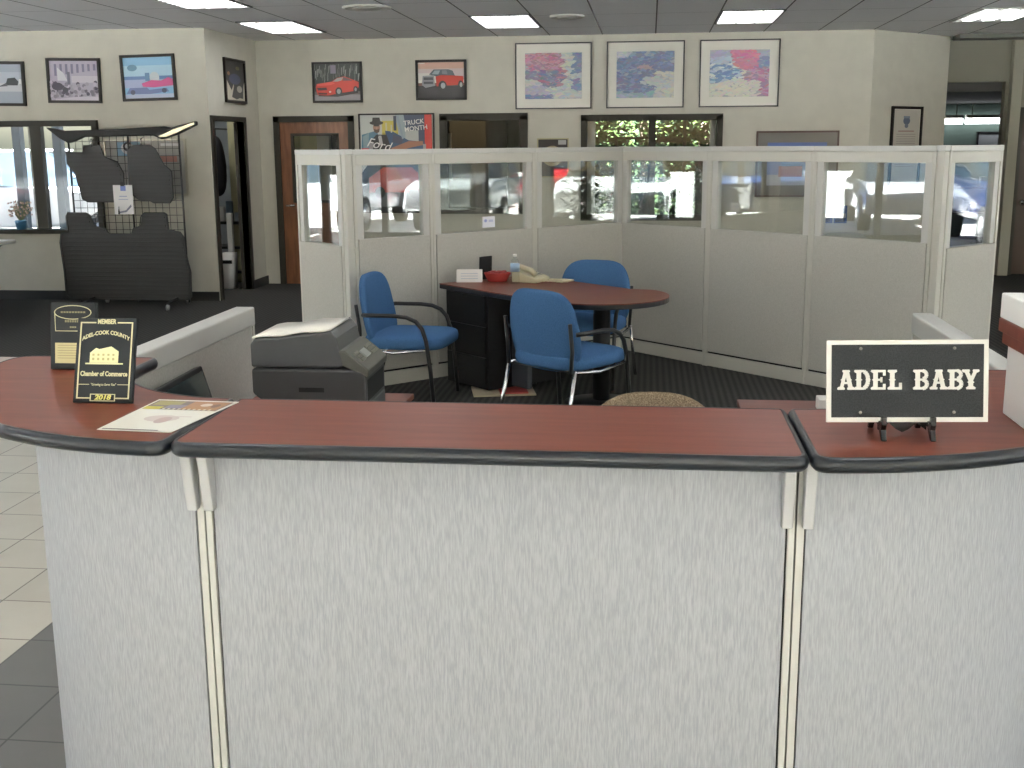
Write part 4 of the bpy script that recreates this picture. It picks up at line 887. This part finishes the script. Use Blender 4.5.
b_.tube([(-.051, -.0006, .165), (-.049, -.0006, .113), (.045, -.0006, .113)], .0012, 5); b_.build('gold_oval', g_, t)
b_ = MB()
for k in range(7): b_.box(-.022+.0068*k, -.0175+.0068*k, -.0012, -.0001, .1385, .1455)
for k in range(3): b_.box(-.008+.0065*k, -.0035+.0065*k, -.0012, -.0001, .122, .127)
for k in range(9): b_.box(-.034+.008*k, -.0285+.008*k, -.0012, -.0001, .166, .171)
b_.build('gold_engraving', plain('dim_gold', (.25, .22, .12), .5), t)
# magazine
t = thing('flyer', 'printed flyer with an orange photo band lying on the counter', 'flyer', (-1.008, 2.275, ZC+.0008))
q4 = [(-.092, -.135), (.068, -.145), (.108, .135), (-.082, .145)]
def lerp(u, v):
    a_, b2, c2, d2 = [Vector(p) for p in q4]; e = a_*(1-u)+b2*u; f2 = d2*(1-u)+c2*u; p = e*(1-v)+f2*v; return p
bm = bmesh.new(); lay = bm.loops.layers.float_color.new('Col')
def fl(c, pts, z):
    f = bm.faces.new([bm.verts.new((*lerp(u, v), z)) for u, v in pts])
    for lp in f.loops: lp[lay] = (*c, 1)
fl((.80, .78, .70), rect(0, 1, 0, 1), .0013); fl((.16, .12, .11), rect(.03, .97, .66, .96), .0015); fl((.55, .48, .05), rect(.03, .25, .66, .75), .0017); fl((.42, .20, .07), rect(.5, .95, .68, .95), .0017); fl((.34, .30, .10), rect(.06, .40, .80, .94), .0017); fl((.7, .6, .5), ell(.72, .84, .07, .05), .0019); fl((.2, .08, .05), ell(.85, .82, .05, .06), .0019); fl((.22, .2, .3), rect(.28, .50, .70, .82), .0018)
for k in range(10): fl((.75, .68, .5), rect(.28+.065*k, .31+.065*k, .665, .70), .0020)
fl((.62, .54, .50), ell(.52, .38, .22, .10), .0016); fl((.50, .38, .36), ell(.58, .33, .09, .10), .0018); fl((.66, .58, .54), rect(.4, .85, .44, .46), .0018); fl((.12, .10, .10), rect(.05, .80, .015, .04), .0016)
me = bpy.data.meshes.new('flyer_print'); bm.to_mesh(me); bm.free(); me.materials.append(M_ink); o_ = bpy.data.objects.new('flyer_print', me); C.objects.link(o_); o_.parent = t
MB().prism(q4, 0, .0011).build('flyer_sheet', M_white, t)

# plate sign on easel
t = thing('plate_sign', 'black licence plate sign with white western letters', 'sign', (.499, 2.225, ZC+.030), R(2))
t.rotation_euler = (R(-9), R(-.6), R(3)); SW, SH = .305, .158
M_sw = plain('sign_white', (.68, .66, .62), .5)
MB().box(-SW/2, SW/2, -.001, .004, 0, SH, bev=.001).build('plate', M_sw, t)
MB().box(-SW/2+.0095, SW/2-.0095, -.0022, -.0011, .0095, SH-.0085).build('plate_field', noisy('speckled_black', (.018, .020, .022), (.042, .045, .048), (1, 1, 1), 400, .6, spec=.12), t)
b_ = MB()
for x, z in ((-.088, SH-.016), (.088, SH-.016), (-.088, .019), (.088, .019)): b_.cyl((x, -.0026, z), (x, -.002, z), .0032, 10)
b_.build('bolt_hole', plain('bolt_grey', (.22, .2, .18), .4), t)
LH = .038; lw = .0085
def stroke(mb, x0, z0, x1, z1, w=lw):
    dx, dz = x1-x0, z1-z0; L = math.hypot(dx, dz); nx, nz = -dz/L*w/2, dx/L*w/2
    mb.prism([(x0+nx, z0+nz), (x0-nx, z0-nz), (x1-nx, z1-nz), (x1+nx, z1+nz)], .0023, .0036, xz)
def serif(mb, x, z, w=.016, up=False):
    h = .0055; c = .0035; zz = z+h if up else z
    s = -1 if up else 1
    base = z if not up else z
    pts = [(x-w/2, base), (x-w/2-.001, base+s*h*.6), (x-w/2+.003, base+s*h*1.1), (x, base+s*h*.8), (x+w/2-.003, base+s*h*1.1), (x+w/2+.001, base+s*h*.6), (x+w/2, base)]
    mb.prism(pts, .0023, .0037, xz)
def spur(mb, x, z, r=.0068): mb.prism([(x-r, z), (x, z-r*.7), (x+r, z), (x, z+r*.7)], .0023, .0038, xz)
def arcstroke(mb, cx, cz, rx, rz, a0, a1, w=lw, n=10):
    pts = [(cx+rx*math.cos(R(a0+(a1-a0)*i/n)), cz+rz*math.sin(R(a0+(a1-a0)*i/n))) for i in range(n+1)]
    for i in range(n): stroke(mb, *pts[i], *pts[i+1], w)
def letter(mb, c, x, z):
    h = LH
    if c == 'A':
        stroke(mb, x-.009, z+.002, x-.001, z+h-.002, .0065); stroke(mb, x+.009, z+.002, x+.001, z+h-.002, .008); serif(mb, x-.0095, z, .013); serif(mb, x+.0095, z, .013); serif(mb, x, z+h, .013, True); stroke(mb, x-.006, z+.013, x+.006, z+.013, .004); spur(mb, x-.006, z+h*.5, .005); spur(mb, x+.006, z+h*.5, .005)
    elif c in 'DB':
        stroke(mb, x-.007, z, x-.007, z+h); serif(mb, x-.008, z, .014); serif(mb, x-.008, z+h, .014, True); spur(mb, x-.007, z+h/2)
        stroke(mb, x-.007, z+.0022, x+.003, z+.0022, .0045); stroke(mb, x-.007, z+h-.0022, x+.003, z+h-.0022, .0045)
        if c == 'D': arcstroke(mb, x+.001, z+h/2, .0095, h/2-.003, -80, 80, .0075); spur(mb, x+.0105, z+h/2, .005)
        else: arcstroke(mb, x+.002, z+h*.74, .0075, h*.20, -85, 85, .0068); arcstroke(mb, x+.002, z+h*.27, .0085, h*.22, -85, 85, .0072); stroke(mb, x-.007, z+h/2, x+.004, z+h/2, .004)
    elif c == 'E':
        stroke(mb, x-.006, z, x-.006, z+h); serif(mb, x-.008, z, .012); serif(mb, x-.008, z+h, .012, True); spur(mb, x-.006, z+h/2)
        stroke(mb, x-.006, z+.0023, x+.011, z+.0023, .0045); stroke(mb, x-.006, z+h-.0023, x+.011, z+h-.0023, .0045); stroke(mb, x-.006, z+h/2, x+.005, z+h/2, .004)
        stroke(mb, x+.0105, z, x+.0105, z+.011, .005); stroke(mb, x+.0105, z+h, x+.0105, z+h-.011, .005); stroke(mb, x+.005, z+h/2-.005, x+.005, z+h/2+.005, .004)
    elif c == 'L':
        stroke(mb, x-.005, z, x-.005, z+h); serif(mb, x-.006, z, .014); serif(mb, x-.005, z+h, .016, True); spur(mb, x-.005, z+h/2); stroke(mb, x-.005, z+.0023, x+.011, z+.0023, .0045); stroke(mb, x+.0105, z, x+.0105, z+.013, .0055)
    elif c == 'Y':
        stroke(mb, x, z, x, z+h*.45); stroke(mb, x, z+h*.42, x-.009, z+h-.002, .0075); stroke(mb, x, z+h*.42, x+.009, z+h-.002, .0065); serif(mb, x, z, .016); serif(mb, x-.0095, z+h, .013, True); serif(mb, x+.0095, z+h, .011, True); spur(mb, x, z+h*.36)
b_ = MB()
for c, x in zip('ADELBABY', (-.121, -.088, -.0555, -.023, .030, .0645, .0985, .1285)): letter(b_, c, x*.94-.002, .063)
b_.build('lettering', M_sw, t, recalc=True)
t = thing('display_easel', 'small black plastic easel holding the plate sign', 'easel', (.495, 2.245, ZC), R(3))
for s in (-1, 1):
    x = s*.046
    MB().prism([(-.055, .0), (-.045, .0), (-.02, .022), (.015, .028), (.045, .012), (.052, 0), (.062, 0), (.055, .03), (.03, .10), (.02, .10), (.0, .037), (-.032, .030), (-.036, .044), (-.046, .046), (-.048, .030), (-.045, .02)], -.005, .005, Matrix.Translation((x, 0, 0)) @ yz).build('easel_side', plain('easel_black', (.008, .008, .009), .25), t, bevel=.0015)
MB().prism([(-.046, .010), (-.026, .024), (-.012, .012), (0, .006), (.012, .012), (.026, .024), (.046, .010), (.046, .03), (-.046, .03)], -.004, .004, xz).build('easel_bar', plain('easel_black', (.008, .008, .009), .25), t)
MB().box(-.046, .046, .035, .042, .02, .028).build('easel_bar', plain('easel_black', (.008, .008, .009), .25), t)

# white box with brown lid at right edge and box on it
t = thing('display_box', 'white upright box with a cherry brown lid at the right edge', 'box', (.86, 2.34, ZC))
MB().box(-.118, .12, -.14, .11, 0, .145, bev=.003).build('box_body', plain('box_white', (.80, .80, .78), .5), t)
MB().box(-.128, .13, -.15, .12, .147, .172).build('lid_rim', M_wood, t, bevel=.003); MB().box(-.135, .137, -.157, .127, .172, .200).build('lid', M_wood, t, bevel=.003)
tag(MB().box(.726, .95, 2.22, 2.465, ZC+.2005, ZC+.252, bev=.003).build('carton', plain('box_white', (.80, .80, .78), .5)), 'flat white carton resting on the brown lid at the right edge', 'carton')

# ------------------------------------------------------------------ outside
gr = MB(); gr.box(-60, XL-.06, -40, 60, -.12, -.02); gr.box(XR+.06, 60, -40, 60, -.12, -.02); gr.box(XL-.06, XR+.06, -40, YF-.06, -.12, -.02); gr.box(XL-.06, XR+.06, 21.5, 60, -.12, -.02)
struct(gr.build('ground', noisy('concrete', (.54, .53, .51), (.64, .63, .60), (1, 1, 1), 2, .9)))
M_tyre = plain('tyre', (.012, .012, .012), .8); M_rim = plain('rim', (.5, .5, .5), .3, metal=.8); M_cg = plain('car_glass', (.02, .03, .04), .06, coat=.5)
def car(lab, col, loc, rz, kind='sedan'):
    t = thing('car', lab, 'car', loc, rz)
    M_ = plain('paint%.2f%.2f%.2f' % col, col, .25, coat=.8)
    if kind == 'truck':
        low = [(-2.6, .45), (-2.6, .95), (-.6, 1.0), (.9, 1.02), (1.9, 1.0), (2.5, .88), (2.6, .45)]; top = [(-.75, .98), (-.6, 1.62), (.55, 1.62), (1.15, 1.02)]
    elif kind == 'suv':
        low = [(-2.3, .4), (-2.35, .95), (-2.2, 1.05), (1.0, 1.05), (2.1, .98), (2.3, .8), (2.3, .4)]; top = [(-2.2, 1.03), (-1.95, 1.62), (.45, 1.62), (1.15, 1.04)]
    else:
        low = [(-2.25, .35), (-2.3, .8), (-2.1, .92), (.9, .92), (2.0, .78), (2.25, .62), (2.25, .35)]; top = [(-1.75, .9), (-1.1, 1.36), (.25, 1.36), (1.0, .9)]
    W_ = .88
    def hull(pr, w0, w1, zlo, zhi): 
        return [[(x, -(w0+(w1-w0)*(z-zlo)/(zhi-zlo)), z) for x, z in pr], [(x, (w0+(w1-w0)*(z-zlo)/(zhi-zlo)), z) for x, z in pr]]
    MB().loft(hull(low, W_, W_-.06, .3, 1.1)).build('body', M_, t, bevel=.06)
    MB().loft(hull(top, W_-.08, W_-.26, .9, 1.6)).build('window_glass', M_cg, t, bevel=.03)
    zt = max(p[1] for p in top); xs = [p[0] for p in top if p[1] == zt]
    MB().box(min(xs)-.05, max(xs)+.05, -W_+.27, W_-.27, zt-.01, zt+.03, bev=.015).build('roof', M_, t)
    for x in (-1.4, 1.4):
        for s in (-1, 1):
            w_ = MB().cyl((x, s*.70, .34), (x, s*.90, .34), .34, 24).build('wheel', M_tyre, t); MB().cyl((x, s*.89, .34), (x, s*.905, .34), .2, 16).build('rim', M_rim, w_)
    for s in (-1, 1): MB().box(2.18, 2.28, s*.62-.13, s*.62+.13, .60, .72, bev=.02).build('headlight', M_white, t)
    return t
specs = [('white sedan parked left of the showroom', (.75, .75, .75), -15.0, 9.6, 'sedan'), ('dark blue suv parked left of the showroom', (.03, .06, .16), -15.0, 6.9, 'suv'), ('silver sedan parked left of the showroom', (.45, .46, .48), -15.0, 4.2, 'sedan'), ('red sedan parked left of the showroom', (.45, .02, .02), -15.0, 1.5, 'sedan'), ('white pickup parked left of the showroom', (.75, .75, .75), -15.0, 12.3, 'truck')]
for lab, c, x, y, k in specs: car(lab, c, (x, y, -.02), R(4), k)
specs = [('white suv parked right of the showroom', (.75, .75, .75), 14.5, 8.8, 'suv'), ('silver pickup parked right of the showroom', (.45, .46, .48), 14.5, 6.0, 'truck'), ('white sedan parked right of the showroom', (.76, .76, .76), 14.5, 3.2, 'sedan'), ('blue sedan parked right of the showroom', (.03, .08, .2), 14.5, .4, 'sedan'), ('red suv parked in the second row right of the showroom', (.45, .02, .02), 21.5, 7.4, 'suv'), ('dark blue suv parked nearest the back corner right of the showroom', (.02, .03, .07), 14.3, 11.7, 'suv'), ('silver sedan parked in the second row right of the showroom', (.4, .42, .45), 21.5, 11.2, 'sedan'), ('black sedan parked in the second row right of the showroom', (.02, .02, .025), 21.5, 3.6, 'sedan')]
for lab, c, x, y, k in specs: car(lab, c, (x, y, -.02), R(184), k)
car('white suv parked outside the left window', (.75, .75, .76), (-10.3, 18.6, -.02), R(10), 'suv')
# exterior posts seen through the left window
for x, lab in ((-7.58, 'left slate porch post outside the left window'), (-7.07, 'right slate porch post outside the left window')):
    t = thing('porch_post', lab, 'post', (x, 13.4, -.02)); MB().box(-.05, .05, -.05, .05, 0, H).build('post_body', plain('slate_post', (.16, .20, .27), .6), t); MB().box(-.1, .1, -.1, .1, 0, .15).build('post_base', M_cap, t)
t = thing('vertical_blind', 'pale stack of vertical blinds just outside the left window mullion', 'blind', (-6.76, 12.33, .5))
for k in range(4): MB().box(-.07+.035*k, -.045+.035*k, -.04, .04, 0, 1.9).build('blind_slat', plain('pale_blind', (.5, .5, .48), .7), t)
# trees behind the back wall
M_leaf = noisy('leaves', (.012, .035, .008), (.075, .115, .028), (1, 1, 1), 3, .6); M_bark = noisy('bark', (.07, .05, .035), (.14, .11, .08), (1, 1, .2), 12, .9)
def tree(lab, x, y, h, rad, seed, n=2600, z0=.3):
    t = thing('tree', lab, 'tree', (x, y, -.02)); r = random.Random(seed)
    MB().tube([(0, 0, 0), (.05, .02, h*.35), (-.03, .05, h*.7), (.06, 0, h*.92)], .1, 8, [.13, .10, .07, .02]).build('trunk', M_bark, t)
    b = MB()
    for k in range(n):
        while True:
            p = Vector((r.uniform(-1, 1), r.uniform(-1, 1), r.uniform(-1, 1)))
            if p.length < 1: break
        p = Vector((p.x*rad, p.y*rad, z0+(h-z0)*(.5+.5*p.z)))
        a = Vector((r.uniform(-1, 1), r.uniform(-1, 1), r.uniform(-.6, .6))).normalized()*.085; c = a.cross(Vector((r.uniform(-1, 1), r.uniform(-1, 1), 1))).normalized()*.04
        b.quad(p-a, p+c, p+a, p-c)
    b.build('foliage', M_leaf, t, recalc=False); return t
tree('leafy green tree at left outside the back window', -1.0, 17.0, 3.4, .75, 1); tree('leafy green tree at right outside the back window', .75, 17.2, 3.6, .80, 2); tree('bushy green shrub in the middle outside the back window', -.1, 19.6, 3.2, 1.4, 3)
t = thing('hedge', 'dense dark green hedge far behind the back window', 'hedge', (0, 22.6, -.02)); b = MB(); r = random.Random(12)
for k in range(5200):
    p = Vector((r.uniform(-3.2, 3.2), r.uniform(-.35, .35), r.uniform(.1, 2.9))); a = Vector((r.uniform(-1, 1), r.uniform(-1, 1), r.uniform(-.6, .6))).normalized()*.10; c = a.cross(Vector((r.uniform(-1, 1), r.uniform(-1, 1), 1))).normalized()*.055
    b.quad(p-a, p+c, p+a, p-c)
b.build('foliage', M_leaf, t, recalc=False); MB().box(-3.2, 3.2, -.3, .3, .0, 2.6).build('hedge_core', plain('dark_leaf_mass', (.012, .03, .008), .9), t)
# potted plant inside by the right glazing (mirrored in the partition glass)
t = thing('potted_plant', 'leafy plant in a dark pot by the right glazing', 'plant', (8.7, 8.6, 0))
MB().lathe([(.15, 0), (.22, .35), (.20, .36), (.001, .34)]).build('pot', M_black, t)
b = MB(); r = random.Random(8)
for k in range(420):
    a = r.random()*2*PI; p = Vector((math.cos(a)*.4*r.random(), math.sin(a)*.4*r.random(), .4+.9*r.random())); d_ = Vector((math.cos(a), math.sin(a), r.uniform(-.5, .6))).normalized()*.11; c = d_.cross(Vector((0, 0, 1))).normalized()*.035
    b.quad(p-d_, p+c, p+d_, p-c)
b.build('foliage', M_leaf, t, recalc=False); MB().cyl((0, 0, .3), (0, 0, 1.2), .02, 6).build('stem', M_bark, t)

# ------------------------------------------------------------------ world, sun, camera
w = bpy.data.worlds.new('World'); bpy.context.scene.world = w; w.use_nodes = True
n = w.node_tree.nodes; l = w.node_tree.links
sky = n.new('ShaderNodeTexSky'); sky.sky_type = 'NISHITA'; sky.sun_disc = False; sky.sun_elevation = R(38); sky.sun_rotation = R(162); sky.air_density = 1.2; sky.dust_density = 2.5
l.new(sky.outputs[0], n['Background'].inputs[0]); n['Background'].inputs[1].default_value = .20
sn = bpy.data.lights.new('Sun', 'SUN'); sn.energy = 68; sn.angle = R(.6); sn.color = (.96, .98, 1)
so = bpy.data.objects.new('Sun', sn); C.objects.link(so); so.rotation_euler = (R(52), 0, R(18))
cam = bpy.data.cameras.new('Camera'); co = bpy.data.objects.new('Camera', cam); C.objects.link(co); bpy.context.scene.camera = co
cam.sensor_width = 36; cam.lens = 1150/1024*36; cam.clip_start = .05; cam.clip_end = 300
pi_, ya, ro = R(11.8), R(6.8), R(-.43)
co.matrix_world = Matrix.Translation((0, 0, 1.66)) @ Matrix.Rotation(ya, 4, 'Z') @ Matrix.Rotation(-pi_, 4, 'X') @ Matrix(((1, 0, 0, 0), (0, 0, -1, 0), (0, 1, 0, 0), (0, 0, 0, 1))) @ Matrix.Rotation(ro, 4, 'Z')
sc = bpy.context.scene
sc.view_settings.view_transform = 'Standard'; sc.view_settings.look = 'None'; sc.view_settings.gamma = 1; sc.view_settings.use_curve_mapping = False
sc.view_settings.exposure = 1.0
sc.cycles.use_denoising = True; sc.cycles.max_bounces = 10; sc.cycles.diffuse_bounces = 6; sc.cycles.glossy_bounces = 4; sc.cycles.transparent_max_bounces = 24; sc.cycles.sample_clamp_indirect = 6
sc.cycles.caustics_reflective = False; sc.cycles.caustics_refractive = False
